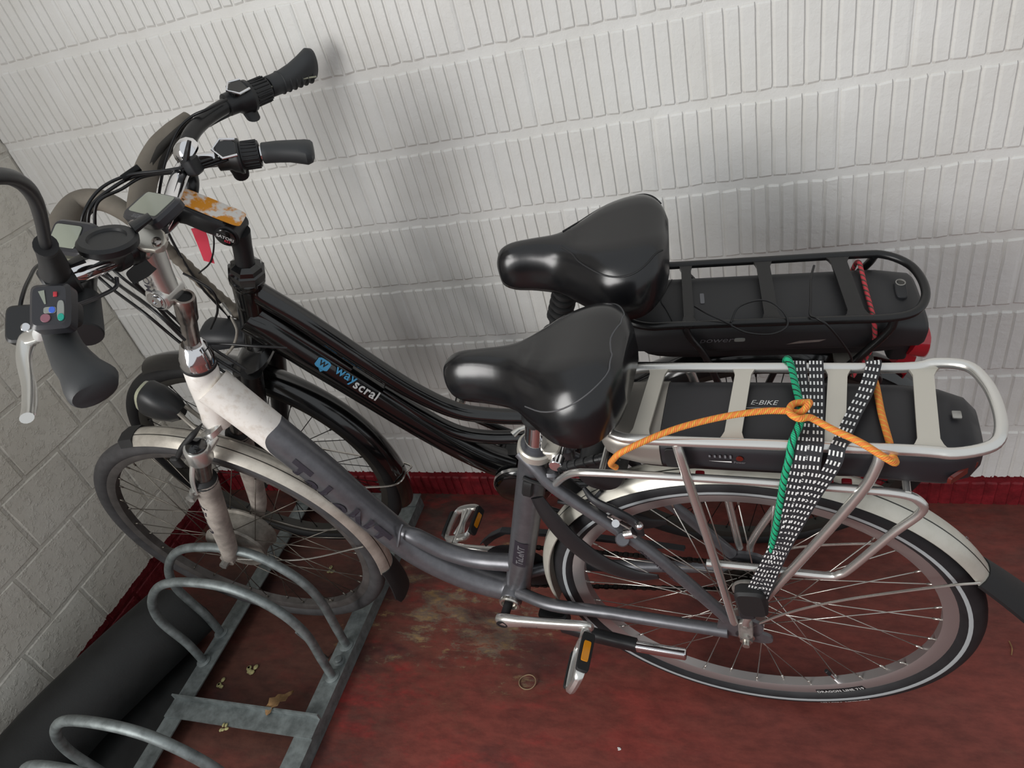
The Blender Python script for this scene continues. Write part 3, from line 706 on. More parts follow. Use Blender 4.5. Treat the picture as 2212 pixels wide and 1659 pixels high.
for i, a in enumerate((51, 44)):
    text('mudguard_mark', ('GS', 'C')[i], 0.013, (lambda A: (lambda u, v: V((0.3725 * math.cos(A - u / 0.37), 0.012 + v * 0.7, 0.3725 * math.sin(A - u / 0.37)))))(math.radians(a - 8 * i)), 'grey_print', rm, thick=0.0004)
# steering: headset, quill, adjustable stem, handlebar
m = MB(); m.lathe((-0.8765, 0, 0.921), (0.35, 0, 0.937), [(0, 0.0285), (0.004, 0.0295), (0.008, 0.028), (0.016, 0.0285), (0.02, 0.027), (0.044, 0.0205), (0.047, 0.0175)], 32); hs = m.build('headset', 'chrome', B1)
m = MB(); m.lathe((-0.8785, 0, 0.9155), (0.35, 0, 0.937), [(0, 0.0285), (0.002, 0.0302), (0.007, 0.0302), (0.009, 0.0285)], 32); m.build('headset_seal', 'black_rubber', hs)
QT = V((-0.8085, 0.0000, 1.0596)); QB = V((-0.862, 0, 0.96))
m = MB(); d = (QT - QB).normalized(); m.lathe(QB, d, [(0, 0.0135), (0.06, 0.0135), (0.066, 0.0165), ((QT - QB).length - 0.004, 0.0175), ((QT - QB).length, 0.0165), ((QT - QB).length, 0.0125), ((QT - QB).length - 0.012, 0.0115), ((QT - QB).length - 0.012, 0.001)], 26); quill = m.build('stem_quill', 'chrome_dull', B1)
m = MB(); m.lathe(QT - d * 0.008, d, [(0, 0.0122), (0.004, 0.0118), (0.0042, 0.002)]); m.build('quill_plug', 'black_rubber', quill)
PV = V((-0.8317, -0.0120, 1.0732)); CL = V((-0.8055, -0.0000, 1.1602))
m = MB(); m.cyl(PV + V((0, -0.016, 0)), PV + V((0, 0.03, 0)), 0.0205, seg=26, bevel=0.003); m.loft([(PV + V((0.004, 0.006, 0)), V((0.018, 0, 0.004)), V((0, 0.019, 0)), 3), (PV.lerp(CL, 0.35) + V((0, 0.003, 0)), V((0.018, 0, -0.002)), V((0, 0.02, 0)), 3), (PV.lerp(CL, 0.75), V((0.0175, 0, -0.002)), V((0, 0.022, 0)), 3), (CL, V((0.018, 0, -0.002)), V((0, 0.024, 0)), 3)], 22)
m.cyl(CL + V((0, -0.025, 0)), CL + V((0, 0.025, 0)), 0.0195, seg=24, bevel=0.003)
stem = m.build('stem', 'alu', B1)
m = MB(); m.lathe(PV + V((0, -0.0165, 0)), (0, -1, 0), [(0, 0.0155), (0.001, 0.0155), (0.001, 0.011), (0.003, 0.0105), (0.003, 0.005), (0.0015, 0.005), (0.0015, 0.001)]); m.build('pivot_bolt', 'chrome', stem)
fn_ = V((0.45, -0.35, 0.82)).normalized(); fb = [V((-0.7620, -0.0373, 1.2037)), V((-0.7284, -0.0479, 1.1807))]; fx_ = (fb[1] - fb[0]).normalized(); fy_ = fn_.cross(fx_); fc_ = fb[0].lerp(fb[1], 0.5)
m = MB(); hl_ = (fb[1] - fb[0]).length / 2
m.loft([(fc_ + fx_ * (t * hl_) - fn_ * 0.004, fy_ * w, fn_ * 0.006, 3) for t, w in ((-1.4, 0.004), (-1.25, 0.011), (-1.0, 0.0125), (-0.6, 0.015), (0, 0.020), (0.6, 0.019), (1.0, 0.0135), (1.25, 0.011), (1.4, 0.004))], 18)
m.loft([(fc_ - fn_ * 0.006, fx_ * hl_ * 0.8, fy_ * 0.019, 3), (CL, fx_ * 0.02, fy_ * 0.019, 3)], 18)
m.build('faceplate', 'alu_flat', stem)
for s in (-1, 1):
    m = MB(); m.lathe(fb[(s + 1) // 2] + fn_ * 0.0015, fn_, [(0, 0.007), (0.005, 0.0065), (0.006, 0.004), (0.003, 0.0035), (0.003, 0.001)], 16); m.build('bolt', 'chrome_dull', stem)
tpl = V((1, 0, 0)); ax = (CL - PV).normalized()
text('stem_lettering', 'ZOOM', 0.017, planar(PV.lerp(CL, 0.5) + V((-0.003, -0.0215, 0)), -ax, (1, 0, 0.3)), 'dark_print', stem, thick=0.0003)
HBR = [CL, V((-0.8013, 0.0302, 1.1660)), V((-0.8140, 0.0804, 1.1750)), V((-0.8288, 0.1271, 1.1860)), V((-0.8462, 0.1788, 1.1910)), V((-0.8268, 0.1979, 1.1870)), V((-0.7868, 0.2157, 1.1780)), V((-0.7468, 0.2460, 1.1660)), V((-0.6938, 0.2791, 1.1520))]
HBL = [CL, V((-0.8006, -0.0298, 1.1660)), V((-0.8009, -0.0777, 1.1760)), V((-0.8044, -0.1189, 1.1870)), V((-0.8214, -0.1444, 1.1900)), V((-0.8007, -0.1779, 1.1860)), V((-0.7475, -0.2250, 1.1780)), V((-0.6851, -0.2767, 1.1650)), V((-0.6456, -0.3089, 1.1570))]
m = MB(); m.tube(HBL[::-1] + HBR[1:], 0.0127, 18, 7); hb = m.build('handlebar', 'chrome', B1)
GR = (V((-0.7457, 0.2417, 1.1680)), V((-0.6757, 0.2819, 1.1500))); GL = (V((-0.7400, -0.2282, 1.1790)), V((-0.6275, -0.3224, 1.1560)))
grip(B1, GR, (0.45, -0.8, -0.1), None, wend=0.027, th=0.018); gl = grip(B1, GL, (0.75, 0.7, 0.05), None, wend=0.029, th=0.021, r0=0.0178)
# twist shifter on the right
d = (GR[1] - GR[0]).normalized(); s0 = V((-0.8079, 0.2060, 1.1830)); s1 = V((-0.7503, 0.2428, 1.1680)); dd = (s1 - s0).normalized()
m = MB(); L = (s1 - s0).length
m.lathe(s0, dd, [(0, 0.0145), (0.002, 0.019), (0.02, 0.02), (0.025, 0.024), (L * 0.45, 0.026), (L * 0.5, 0.0285), (L * 0.56, 0.028), (L * 0.58, 0.0225), (L * 0.98, 0.021), (L, 0.016)], 26); sh = m.build('twist_shifter', 'black_plastic', B1)
m = MB()
for i in range(22):
    a = 2 * PI * i / 22; n1 = dd.cross(V((0, 0, 1))).normalized(); n2 = dd.cross(n1); o = (n1 * math.cos(a) + n2 * math.sin(a)) * 0.0218
    m.tube([s0 + dd * L * 0.61 + o, s0 + dd * L * 0.95 + o], 0.0016, 5, smooth=False)
m.build('shifter_ribs', 'black_rubber', sh)
wn = V((0.1, -0.65, 0.75)); wn = (wn - dd * wn.dot(dd)).normalized(); wx = dd.cross(wn); wc = s0 + dd * L * 0.29 + wn * 0.025
m = MB(); m.rbox(wc, dd, wx, wn, (0.016, 0.0145, 0.004), 0.001, 4); m.build('shifter_window', 'black_gloss', sh)
m = MB(); m.tube([wc + dd * 0.017 + wx * 0.014 + wn * 0.004, wc - dd * 0.006 + wx * 0.017 + wn * 0.004, wc - dd * 0.02 + wx * 0.0 + wn * 0.004, wc - dd * 0.006 - wx * 0.017 + wn * 0.004, wc + dd * 0.017 - wx * 0.014 + wn * 0.004], 0.0022, 8, smooth=False); m.build('window_frame', 'chrome', sh)
m = MB(); m.loft([(s0 + dd * L * 0.42 - wn * 0.012 + wx * 0.012, dd * 0.016, wn * 0.012), (s0 + dd * L * 0.42 - wn * 0.034 + wx * 0.014, dd * 0.013, wx * 0.012)], 16); m.build('shifter_housing', 'black_plastic', sh)
# bell
bc = V((-0.8240, 0.1712, 1.2200)); m = MB(); bd = V((-0.25, -0.35, 0.9)).normalized(); m.lathe(bc - bd * 0.012, bd, [(0, 0.0195), (0.004, 0.0225), (0.012, 0.022), (0.02, 0.017), (0.024, 0.010), (0.0255, 0.001)], 26); bell = m.build('bell', 'chrome', B1)
m = MB(); m.rbox(bc + V((0.012, -0.014, -0.022)), (1, 0, 0), (0, 1, 0), (0, 0, 1), (0.012, 0.012, 0.014), 0.003, 4); m.tube([bc + V((0.01, -0.02, -0.012)), bc + V((0.03, -0.024, 0.006)), bc + V((0.038, -0.018, 0.018))], [0.005, 0.004, 0.003], 8); m.cyl(HBR[4] - V((0.004, 0.006, 0.002)), HBR[4] + V((0.014, 0.008, 0.0)), 0.018, seg=18); m.build('bell_clamp', 'black_plastic', bell)
# bike computer on the stem
dc = V((-0.7451, -0.0097, 1.2100)); du = V((-0.6918, -0.0324, 1.2080)) - V((-0.7889, 0.0001, 1.2120)); du.normalize(); dv = V((-0.7568, 0.0163, 1.2140)) - V((-0.7385, -0.0315, 1.2060)); dv = (dv - du * dv.dot(du)).normalized(); dn = du.cross(dv)
m = MB(); m.rbox(dc, du, dv, dn, (0.046, 0.028, 0.0085), 0.004, 6); disp = m.build('bike_computer', 'lcd_frame', B1)
m = MB(); m.rbox(dc + dn * 0.0085 + dv * 0.004, du, dv, dn, (0.036, 0.0195, 0.0008), 0.0003, 12); m.build('screen', 'lcd', disp)
text('display_lettering', 'SIGMA', 0.0085, planar(dc + dn * 0.0088 - dv * 0.0215, du, dv), 'grey_print', disp, thick=0.0003, spacing=1.2)
m = MB(); m.cyl(dc - dn * 0.006, dc - dn * 0.03 - dv * 0.012, 0.011, 0.009, seg=16); m.build('computer_mount', 'dark_plastic', disp)
# phone mount on the left bar
pc = V((-0.7383, -0.1016, 1.2220)); m = MB(); m.lathe(pc, (0.28, 0.10, 0.95), [(-0.022, 0.012), (-0.016, 0.026), (-0.008, 0.036), (0.0, 0.037), (0.004, 0.033), (0.004, 0.024), (0.001, 0.022), (0.001, 0.001)], 30); pm = m.build('phone_mount', 'black_plastic', B1)
m = MB(); m.loft([(pc + V((-0.02, -0.03, -0.006)), V((0.012, -0.008, 0)), V((0, 0, 0.004)), 3), (pc + V((-0.05, -0.052, -0.008)), V((0.006, -0.004, 0)), V((0, 0, 0.002)), 3)], 12); m.loft([(pc + V((0.015, 0.03, -0.003)), V((0.012, -0.008, 0)), V((0, 0, 0.006)), 3), (pc + V((0.03, 0.052, 0.0)), V((0.008, -0.006, 0)), V((0, 0, 0.004)), 3)], 12)
hp = HBL[2].lerp(HBL[1], 0.35); ha = (HBL[1] - HBL[2]).normalized(); m.cyl(hp - ha * 0.009, hp + ha * 0.011, 0.0195, seg=20, bevel=0.002); m.cyl(hp, pc - V((0, 0, 0.012)), 0.012, seg=14); m.build('mount_arm', 'black_plastic', pm)
m = MB(); m.cyl(HBL[1].lerp(HBL[2], 0.15) - ha * 0.004, HBL[1].lerp(HBL[2], 0.15) + ha * 0.006, 0.021, seg=18); m.rbox(HBL[1] + V((0.0, -0.01, -0.03)), ha, (0, 0, 1), (0, 1, 0), (0.02, 0.011, 0.01), 0.003, 4); m.build('lamp_bracket', 'black_plastic', B1)
# mirror on a bent stalk
mp = HBL[4] + V((0.004, 0.006, 0.0)); top = V((-0.7041, -0.1962, 1.2700))
m = MB(); m.tube([mp + V((0, 0, 0.012)), mp.lerp(top, 0.55), top], [0.0185, 0.0155, 0.0115], 18, 3); m.tube([top, top.lerp(V((-0.5658, -0.2692, 1.3400)), 0.1)], 0.0125, 16, smooth=False); mo = m.build('mirror_mount', 'black_rubber', B1)
m = MB(); m.tube([top, V((-0.5968, -0.2480, 1.3300)), V((-0.5232, -0.2884, 1.3700)), V((-0.4847, -0.3170, 1.3950)), V((-0.4606, -0.3442, 1.4100)), V((-0.4527, -0.3740, 1.4200)), V((-0.4884, -0.3891, 1.4200)), V((-0.4967, -0.4141, 1.4250))], 0.0062, 12); m.build('mirror_stalk', 'black_plastic', mo)
mc = V((-0.4785, -0.4308, 1.4300)); m = MB(); m.lathe(mc, (0.75, -0.55, 0.3), [(-0.014, 0.01), (-0.012, 0.045), (-0.002, 0.056), (0.0, 0.056)], 28); mh = m.build('mirror_head', 'black_plastic', mo); 
m = MB(); m.lathe(mc + V((0.75, -0.55, 0.3)).normalized() * 0.0005, (0.75, -0.55, 0.3), [(0, 0.052), (0.001, 0.052), (0.0012, 0.001)], 28); m.build('mirror_glass', 'mirror', mo)
m = MB(); cp = HBL[4].lerp(HBL[3], 0.1); ca_ = (HBL[3] - HBL[4]).normalized(); m.cyl(cp - ca_ * 0.016, cp + ca_ * 0.022, 0.0235, seg=22, bevel=0.003); m.build('mirror_clamp', 'black_plastic', mo)
# assist remote
rc = V((-0.6974, -0.2412, 1.2220)); ru = V((-0.6829, -0.2323, 1.2177)) - V((-0.7119, -0.2479, 1.2277)); rw_ = ru.length / 2; ru.normalize(); rv_ = V((-0.7060, -0.2211, 1.2401)) - V((-0.6872, -0.2571, 1.2055)); rh_ = rv_.length / 2; rv_ = (rv_ - ru * rv_.dot(ru)).normalized(); rn = ru.cross(rv_)
m = MB(); m.rbox(rc - rn * 0.009, ru, rv_, rn, (rw_ + 0.004, rh_, 0.0125), 0.004, 7); rem = m.build('assist_remote', 'lcd_frame', B1)
def dot(u, v, w, h, mat, e=2.2): 
    mm = MB(); mm.rbox(rc + rn * (0.0037 if 'grey' in mat else 0.0042) + ru * (u * rw_ / 0.044) + rv_ * (v * rh_ / 0.047), ru, rv_, rn, (w * rw_ / 0.044, h * rh_ / 0.047, 0.0008), 0.0003, e); mm.build('button', mat, rem)
dot(-0.008, -0.026, 0.013, 0.0085, 'pink_btn'); dot(0.003, -0.01, 0.0165, 0.0068, 'grey_btn', 4); dot(0.009, -0.01, 0.0085, 0.0066, 'blue_btn'); dot(0.031, -0.012, 0.0095, 0.021, 'grey_btn', 3); dot(0.032, -0.026, 0.0085, 0.0075, 'green_btn'); dot(0.017, 0.022, 0.0052, 0.0052, 'red_lens', 8)
m = MB(); m.poly([rc + rn * 0.0042 + ru * (a * rw_ / 0.044) + rv_ * (b * rh_ / 0.047) for a, b in ((-0.028, 0.03), (-0.012, 0.032), (-0.007, 0.003), (-0.011, 0.0025))]); m.build('level_gauge', 'lcd', rem)
m = MB(); m.rbox(rc - rn * 0.026, ru, rv_, rn, (0.02, 0.016, 0.012), 0.003, 4); m.build('remote_clamp', 'black_plastic', rem)
# left brake lever
lv = MB(); lb = V((-0.8997, -0.1739, 1.1400)); lv.rbox(V((-0.8742, -0.1852, 1.1550)), ru, rv_, rn, (0.02, 0.026, 0.009), 0.003, 5)
bl = lv.build('brake_lever', 'black_plastic', B1)
m = MB(); m.tube([V((-0.8149, -0.2095, 1.1580)), V((-0.8433, -0.2112, 1.1500)), V((-0.8335, -0.2359, 1.1400)), V((-0.7973, -0.2717, 1.1300)), V((-0.7650, -0.3056, 1.1250)), V((-0.7481, -0.3223, 1.1250))], [0.010, 0.012, 0.0095, 0.0075, 0.007, 0.008], 14, 6, flat=(0.55, rn)); m.tube([V((-0.8504, -0.2314, 1.1200)), V((-0.8220, -0.2542, 1.1130)), V((-0.7955, -0.2817, 1.1080)), V((-0.7738, -0.3027, 1.1100))], 0.0028, 8); m.build('lever_blade', 'alu', bl)
m = MB(); m.lathe(V((-0.8379, -0.2044, 1.1650)), rn, [(0, 0.0055), (0.003, 0.0055), (0.004, 0.003)]); m.build('pivot_bolt', 'chrome', bl); m = MB(); m.cyl(V((-0.8886, -0.1792, 1.1600)), V((-0.8932, -0.1654, 1.1650)), 0.007, 0.006, seg=12); m.build('barrel_adjuster', 'chrome', bl)
# cables
cable(B1, [(-0.8830, -0.1778, 1.1650), (-0.8853, -0.1550, 1.1800), (-0.9154, -0.1160, 1.1800), (-0.9640, -0.0601, 1.1700), (-1.0293, 0.0196, 1.1300), (-1.0240, 0.0512, 1.0800), (-0.8529, -0.0300, 1.0665), (-0.8287, -0.0300, 0.9960)], 0.0027, name='brake_cable')
SH = [(-0.7862, 0.1899, 1.1950), (-0.8091, 0.1608, 1.2000), (-0.8399, 0.1429, 1.2050), (-0.8921, 0.1203, 1.2150), (-0.9145, 0.0840, 1.2150), (-0.9236, 0.0423, 1.2000), (-0.9438, 0.0277, 1.1700), (-0.9780, 0.0291, 1.1200), (-0.9793, 0.0350, 1.0700), (-0.8930, -0.0000, 1.0356), (-0.8846, 0.0200, 0.9443), (-0.8434, 0.0320, 0.8627)]
for i in range(3):
    cable(B1, [V(p) + V((0.010 * (i - 1) * (1 if q > 3 else 0.45), 0.008 * (i - 1), -0.006 * i if q < 5 else 0.003 * i)) for q, p in enumerate(SH)], 0.0026 + 0.0003 * (i == 1), name='shift_cable')
m = MB(); 
for i in (285, 300): m.cyl(V((-0.9019, 0.1176, 1.2160)) + V((-0.004, -0.012, -0.003)), V((-0.8932, 0.1195, 1.2140)) + V((0.004, 0.012, 0.003)), 0.006, seg=10)
m.build('cable_tie', 'cable', B1)
cable(B1, [(-0.7847, -0.0911, 1.1600), (-0.7863, -0.1006, 1.1500), (-0.7757, -0.1353, 1.1600), (-0.7399, -0.1876, 1.1850), (-0.7230, -0.2141, 1.2000)], 0.0028, 'lcd_frame', 'remote_cable')
cable(B1, [(-0.8750, -0.0100, 1.0969), (-0.8954, 0.0120, 1.0453), (-0.8977, 0.0200, 0.9906), (-0.8878, 0.0300, 0.9357), (-0.8858, 0.0350, 0.8823)], 0.0034, name='wiring_loom')
cable(B1, [(-0.8449, -0.0000, 1.1181), (-0.8885, 0.0100, 1.0921), (-0.9021, 0.0120, 1.0688), (-0.8952, 0.0200, 1.0344), (-0.8963, 0.0340, 0.9430)], 0.0013, name='computer_wire')
cable(B1, [(-0.8721, 0.0200, 0.9472), (-0.8248, 0.0300, 0.9368), (-0.7706, 0.0400, 0.9222), (-0.7369, 0.0600, 0.9003)], 0.0022, name='rear_brake_cable')
m = MB(); m.tube([(-0.9473, -0.0200, 0.7872), (-0.9432, -0.0500, 0.7909), (-0.9713, -0.0650, 0.7718), (-0.9950, -0.0700, 0.7500)], [0.0012, 0.006, 0.0058, 0.005], 10); m.rbox(V((-1.0111, -0.0700, 0.7315)), (1, 0, 0), (0, 1, 0), (0, 0, 1), (0.010, 0.006, 0.013), 0.003, 4); m.build('brake_noodle_boot', 'black_rubber', B1)
# head lamp in front of the head tube
lc = V((-1.0615, 0.0120, 0.8043)); m = MB(); m.loft([(lc + V((-0.028, 0, 0.018)), V((0, 0.026, 0)), V((0.018, 0, 0.03)), 3), (lc + V((-0.02, 0, 0.014)), V((0, 0.028, 0)), V((0.018, 0, 0.034)), 3), (lc + V((0.0, 0, 0.002)), V((0, 0.028, 0)), V((0.017, 0, 0.032)), 3), (lc + V((0.024, 0, -0.014)), V((0, 0.023, 0)), V((0.012, 0, 0.024)), 2.6), (lc + V((0.036, 0, -0.024)), V((0, 0.014, 0)), V((0.006, 0, 0.012)), 2.4)], 22); hl = m.build('head_lamp', 'black_plastic', B1)
m = MB(); m.loft([(lc + V((-0.034, 0, 0.022)), V((0, 0.023, 0)), V((0.016, 0, 0.027)), 3), (lc + V((-0.028, 0, 0.018)), V((0, 0.025, 0)), V((0.018, 0, 0.029)), 3)], 20); m.build('lamp_lens', 'lens_clear', hl)
m = MB(); m.tube([lc + V((0.04, -0.01, -0.014)), lc + V((0.055, -0.012, -0.05)), (-0.97, -0.012, 0.745)], 0.0045, 8); m.tube([lc + V((0.04, 0.01, -0.014)), lc + V((0.055, 0.012, -0.05)), (-0.97, 0.012, 0.745)], 0.0045, 8); m.build('lamp_bracket', 'hub_dirty', hl)
# saddle, post, clamp
sd, spt, sdn = saddle(B1, [(-0.408, 0.008, 0.905, 0.893), (-0.401, 0.021, 0.922, 0.885), (-0.38, 0.029, 0.935, 0.878), (-0.34, 0.033, 0.940, 0.876), (-0.295, 0.046, 0.942, 0.876), (-0.258, 0.075, 0.950, 0.872), (-0.22, 0.104, 0.962, 0.870), (-0.185, 0.113, 0.970, 0.872), (-0.158, 0.106, 0.970, 0.878), (-0.139, 0.082, 0.962, 0.887), (-0.129, 0.05, 0.95, 0.898)])
rs = sdn
m = MB(); pth = []
for j in range(25):
    th = 0.10 * PI + 0.80 * PI * j / 24; k = abs(j - 12) / 12; q = len(rs) - 1 - 4.5 - 36 * max(0, k - 0.42) ** 1.5 - 1.6 * max(0, 0.16 - k) / 0.16; i0 = int(q); f_ = q - i0; pth.append(spt(rs[i0], th).lerp(spt(rs[i0 + 1], th), f_) + V((0, 0, 0.0006)))
m.tube(pth, 0.0011, 6, 3); m.build('seam', 'thread', sd)
m = MB(); m.tube([(-0.292, 0, 0.80), (-0.275, 0, 0.845), (-0.265, 0, 0.88)], 0.0185, 16, 4)
for i in range(5): m.lathe(V((-0.290 + 0.005 * i, 0, 0.803 + 0.0155 * i)), (0.33, 0, 0.94), [(0, 0.019), (0.003, 0.0225), (0.008, 0.0225), (0.011, 0.019)], 20)
sp_ = m.build('suspension_boot', 'black_rubber', B1)
m = MB(); m.cyl((-0.312, 0, 0.72), (-0.288, 0, 0.803), 0.0178, seg=26); m.build('seat_post', 'chrome', sp_)
m = MB(); m.tube([(-0.34, -0.02, 0.868), (-0.28, -0.022, 0.862), (-0.2, -0.03, 0.866), (-0.15, -0.035, 0.876)], 0.0035, 8); m.tube([(-0.34, 0.02, 0.868), (-0.28, 0.022, 0.862), (-0.2, 0.03, 0.866), (-0.15, 0.035, 0.876)], 0.0035, 8); m.build('saddle_rail', 'black_matt', sd)
m = MB(); cx = V((-0.307, 0, 0.735)); td = V((0.33, 0, 0.944)).normalized(); m.lathe(cx - td * 0.006, td, [(0, 0.026), (0.002, 0.0295), (0.016, 0.0295), (0.019, 0.027), (0.019, 0.0185)], 28)
m.rbox(cx + V((0.03, 0.0, 0.003)), (1, 0, 0), (0, 1, 0), (0, 0, 1), (0.014, 0.017, 0.008), 0.002, 4); cl = m.build('seat_clamp', 'alu_flat', B1)
m = MB(); m.cyl(cx + V((0.04, -0.03, -0.004)), cx + V((0.04, -0.012, -0.004)), 0.0115, seg=16, bevel=0.001); m.cyl(cx + V((0.043, -0.012, 0.0)), cx + V((0.043, 0.034, 0.006)), 0.0055, seg=10); m.cyl(cx + V((0.045, 0.02, 0.012)), cx + V((0.048, 0.036, 0.014)), 0.012, seg=16); m.build('clamp_bolt', 'chrome', cl)
m = MB(); m.tube([cx + V((0.035, 0.038, 0.008)), cx + V((0.0, 0.042, 0.012)), cx + V((-0.03, 0.032, 0.012)), cx + V((-0.042, 0.02, 0.01))], [0.006, 0.006, 0.005, 0.007], 10, flat=(0.6, (0, 0, 1))); m.build('quick_release_lever', 'alu', cl)
# luggage carrier
m = MB(); ZR = 0.846; loop = [(0.20, -0.07, ZR), (0.05, -0.07, ZR), (-0.09, -0.07, ZR), (-0.143, -0.066, ZR), (-0.165, -0.045, ZR), (-0.167, 0, ZR), (-0.165, 0.045, ZR), (-0.143, 0.066, ZR), (-0.09, 0.07, ZR), (0.05, 0.07, ZR), (0.2, 0.07, ZR), (0.235, 0.072, ZR + 0.006), (0.268, 0.062, ZR + 0.01), (0.283, 0.035, ZR + 0.009), (0.289, 0, ZR + 0.008), (0.287, -0.04, ZR + 0.008), (0.275, -0.064, ZR + 0.006), (0.24, -0.074, ZR + 0.002)]
m.tube(loop, 0.0069, 14, 5, True)
for s in (-1, 1):
    m.tube([(-0.068, s * 0.071, 0.842), (-0.064, s * 0.076, 0.82), (-0.057, s * 0.078, 0.766), (-0.037, s * 0.078, 0.6), (-0.02, s * 0.075, 0.43), (-0.017, s * 0.073, 0.405)], 0.0066, 12)
    m.tube([(0.166, s * 0.071, 0.842), (0.163, s * 0.076, 0.822), (0.149, s * 0.079, 0.776), (0.099, s * 0.08, 0.655), (0.025, s * 0.077, 0.48), (0.004, s * 0.074, 0.425), (0.0, s * 0.073, 0.4)], 0.0066, 12)
    m.tube([(-0.286, s * 0.03, 0.682), (-0.272, s * 0.036, 0.698), (-0.245, s * 0.055, 0.74), (-0.222, s * 0.064, 0.762), (-0.19, s * 0.07, 0.772), (-0.1, s * 0.073, 0.777), (0.0, s * 0.073, 0.777), (0.12, s * 0.073, 0.774), (0.19, s * 0.073, 0.77), (0.214, s * 0.073, 0.757), (0.218, s * 0.073, 0.735), (0.19, s * 0.073, 0.685), (0.148, s * 0.073, 0.60), (0.134, s * 0.073, 0.58), (0.115, s * 0.072, 0.571), (0.03, s * 0.07, 0.57), (-0.05, s * 0.07, 0.57)], 0.0058, 12, 5)
m.tube([(0.2, -0.073, 0.771), (0.2, 0.073, 0.771)], 0.0045, 10, smooth=False); m.tube([(-0.18, -0.07, 0.773), (-0.18, 0.07, 0.773)], 0.0045, 10, smooth=False)
rack = m.build('luggage_carrier', 'alu', B1)
for i, (xf, xn) in enumerate(((-0.108, -0.117), (0.008, 0.0), (0.125, 0.117), (0.222, 0.215))):
    m = MB(); w = 0.0105 + 0.001 * (i > 1); a = V((xf, 0.07, ZR)); b = V((xn, -0.07, ZR)); rg = []
    for t in (0, 0.06, 0.12, 0.5, 0.88, 0.94, 1):
        ww = w * (1.7 if t in (0, 1) else 1.25 if t in (0.06, 0.94) else 1.0); c = a.lerp(b, t)
        rg.append([c + V((-ww, 0, 0.003)), c + V((ww, 0, 0.003)), c + V((ww, 0, -0.001)), c + V((-ww, 0, -0.001))])
    m.quad_strip(rg); m.build('carrier_slat', 'alu_flat', rack, 30)
# battery under the carrier
def bsec(x, w, zt, zb): return ((x, 0, (zt + zb) / 2), (0, w, 0), (0, 0, (zt - zb) / 2), 4)
m = MB(); m.loft([bsec(-0.093, 0.064, 0.836, 0.778), bsec(0.0, 0.065, 0.836, 0.777), bsec(0.12, 0.065, 0.836, 0.775), bsec(0.2, 0.064, 0.835, 0.768), bsec(0.24, 0.06, 0.832, 0.762), bsec(0.266, 0.05, 0.826, 0.766), bsec(0.278, 0.036, 0.816, 0.776)], 32); bat = m.build('battery', 'battery_black', B1, 50)
m = MB(); m.loft([bsec(-0.177, 0.045, 0.832, 0.80), bsec(-0.17, 0.054, 0.834, 0.792), bsec(-0.15, 0.062, 0.836, 0.784), bsec(-0.12, 0.065, 0.837, 0.778), bsec(-0.0935, 0.0655, 0.837, 0.776)], 32); m.build('battery_nose', 'battery_silver', bat, 50)
m = MB(); m.rbox((-0.075, -0.0648, 0.806), (1, 0, 0), (0, 0, 1), (0, 1, 0), (0.0125, 0.018, 0.0012), 0.0005, 6); m.build('lock_flap', 'black_matt', bat)
yb = -0.0662
for i in range(5):
    m = MB(); hgt = 0.0018 + 0.0003 * i; m.rbox((-0.029 + 0.0065 * i, yb, 0.815), (1, 0, 0), (0, 0, 1), (0, 1, 0), (0.0013, hgt, 0.0006), 0.0002, 6); m.build('charge_light', 'grey_print', bat)
m = MB(); m.poly([(-0.031, yb - 0.0008, 0.8065), (-0.002, yb - 0.0008, 0.8050), (-0.002, yb - 0.0008, 0.8075)]); m.build('charge_scale', 'white_print', bat)
m = MB(); m.lathe((0.008, yb + 0.001, 0.812), (0, -1, 0), [(0, 0.0045), (0.001, 0.0045), (0.0012, 0.002)], 16); m.build('power_button', 'red_lens_dark', bat)
text('battery_lettering', 'Power', 0.0055, planar((0.008, yb - 0.0005, 0.8055), (1, 0, 0), (0, 0, 1)), 'grey_print', bat)
text('battery_name', 'E-BIKE', 0.012, planar((0.036, 0.012, 0.8368), (1, 0, 0), (0, 1, 0)), 'white_print', bat, shear=0.3)
m = MB(); m.poly([(0.005, 0.0015, 0.8366), (0.07, 0.0015, 0.8366), (0.07, 0.0022, 0.8366), (0.005, 0.0022, 0.8366)]); m.build('battery_rule', 'white_print', bat)
m = MB(); m.loft([((0.256, -0.052, 0.792), (0.016, 0.013, 0.003), (0, 0, 0.006), 6), ((0.2585, -0.0545, 0.792), (0.015, 0.0125, 0.003), (0, 0, 0.0055), 6)], 16); m.build('tail_reflector', 'red_lens_dark', bat)
m = MB(); m.rbox((0.252, 0.0, 0.834), (1, 0, 0), (0, 1, 0), (0, 0, 1), (0.005, 0.006, 0.0012), 0.0004, 8); m.build('battery_catch', 'alu_dull', bat)
for i, x in enumerate((-0.066, -0.045, 0.07, 0.092, 0.113, 0.134)):
    m = MB(); m.rbox((x, -0.062, 0.772), (1, 0, 0), (0, 0, 1), (0, 1, 0), (0.006, 0.004, 0.004), 0.001, 5); m.build('battery_contact', 'red_plug', bat)
m = MB(); m.rbox((0.02, 0, 0.7715), (1, 0, 0), (0, 1, 0), (0, 0, 1), (0.17, 0.05, 0.005), 0.002, 6); m.build('battery_rail', 'black_plastic', bat)
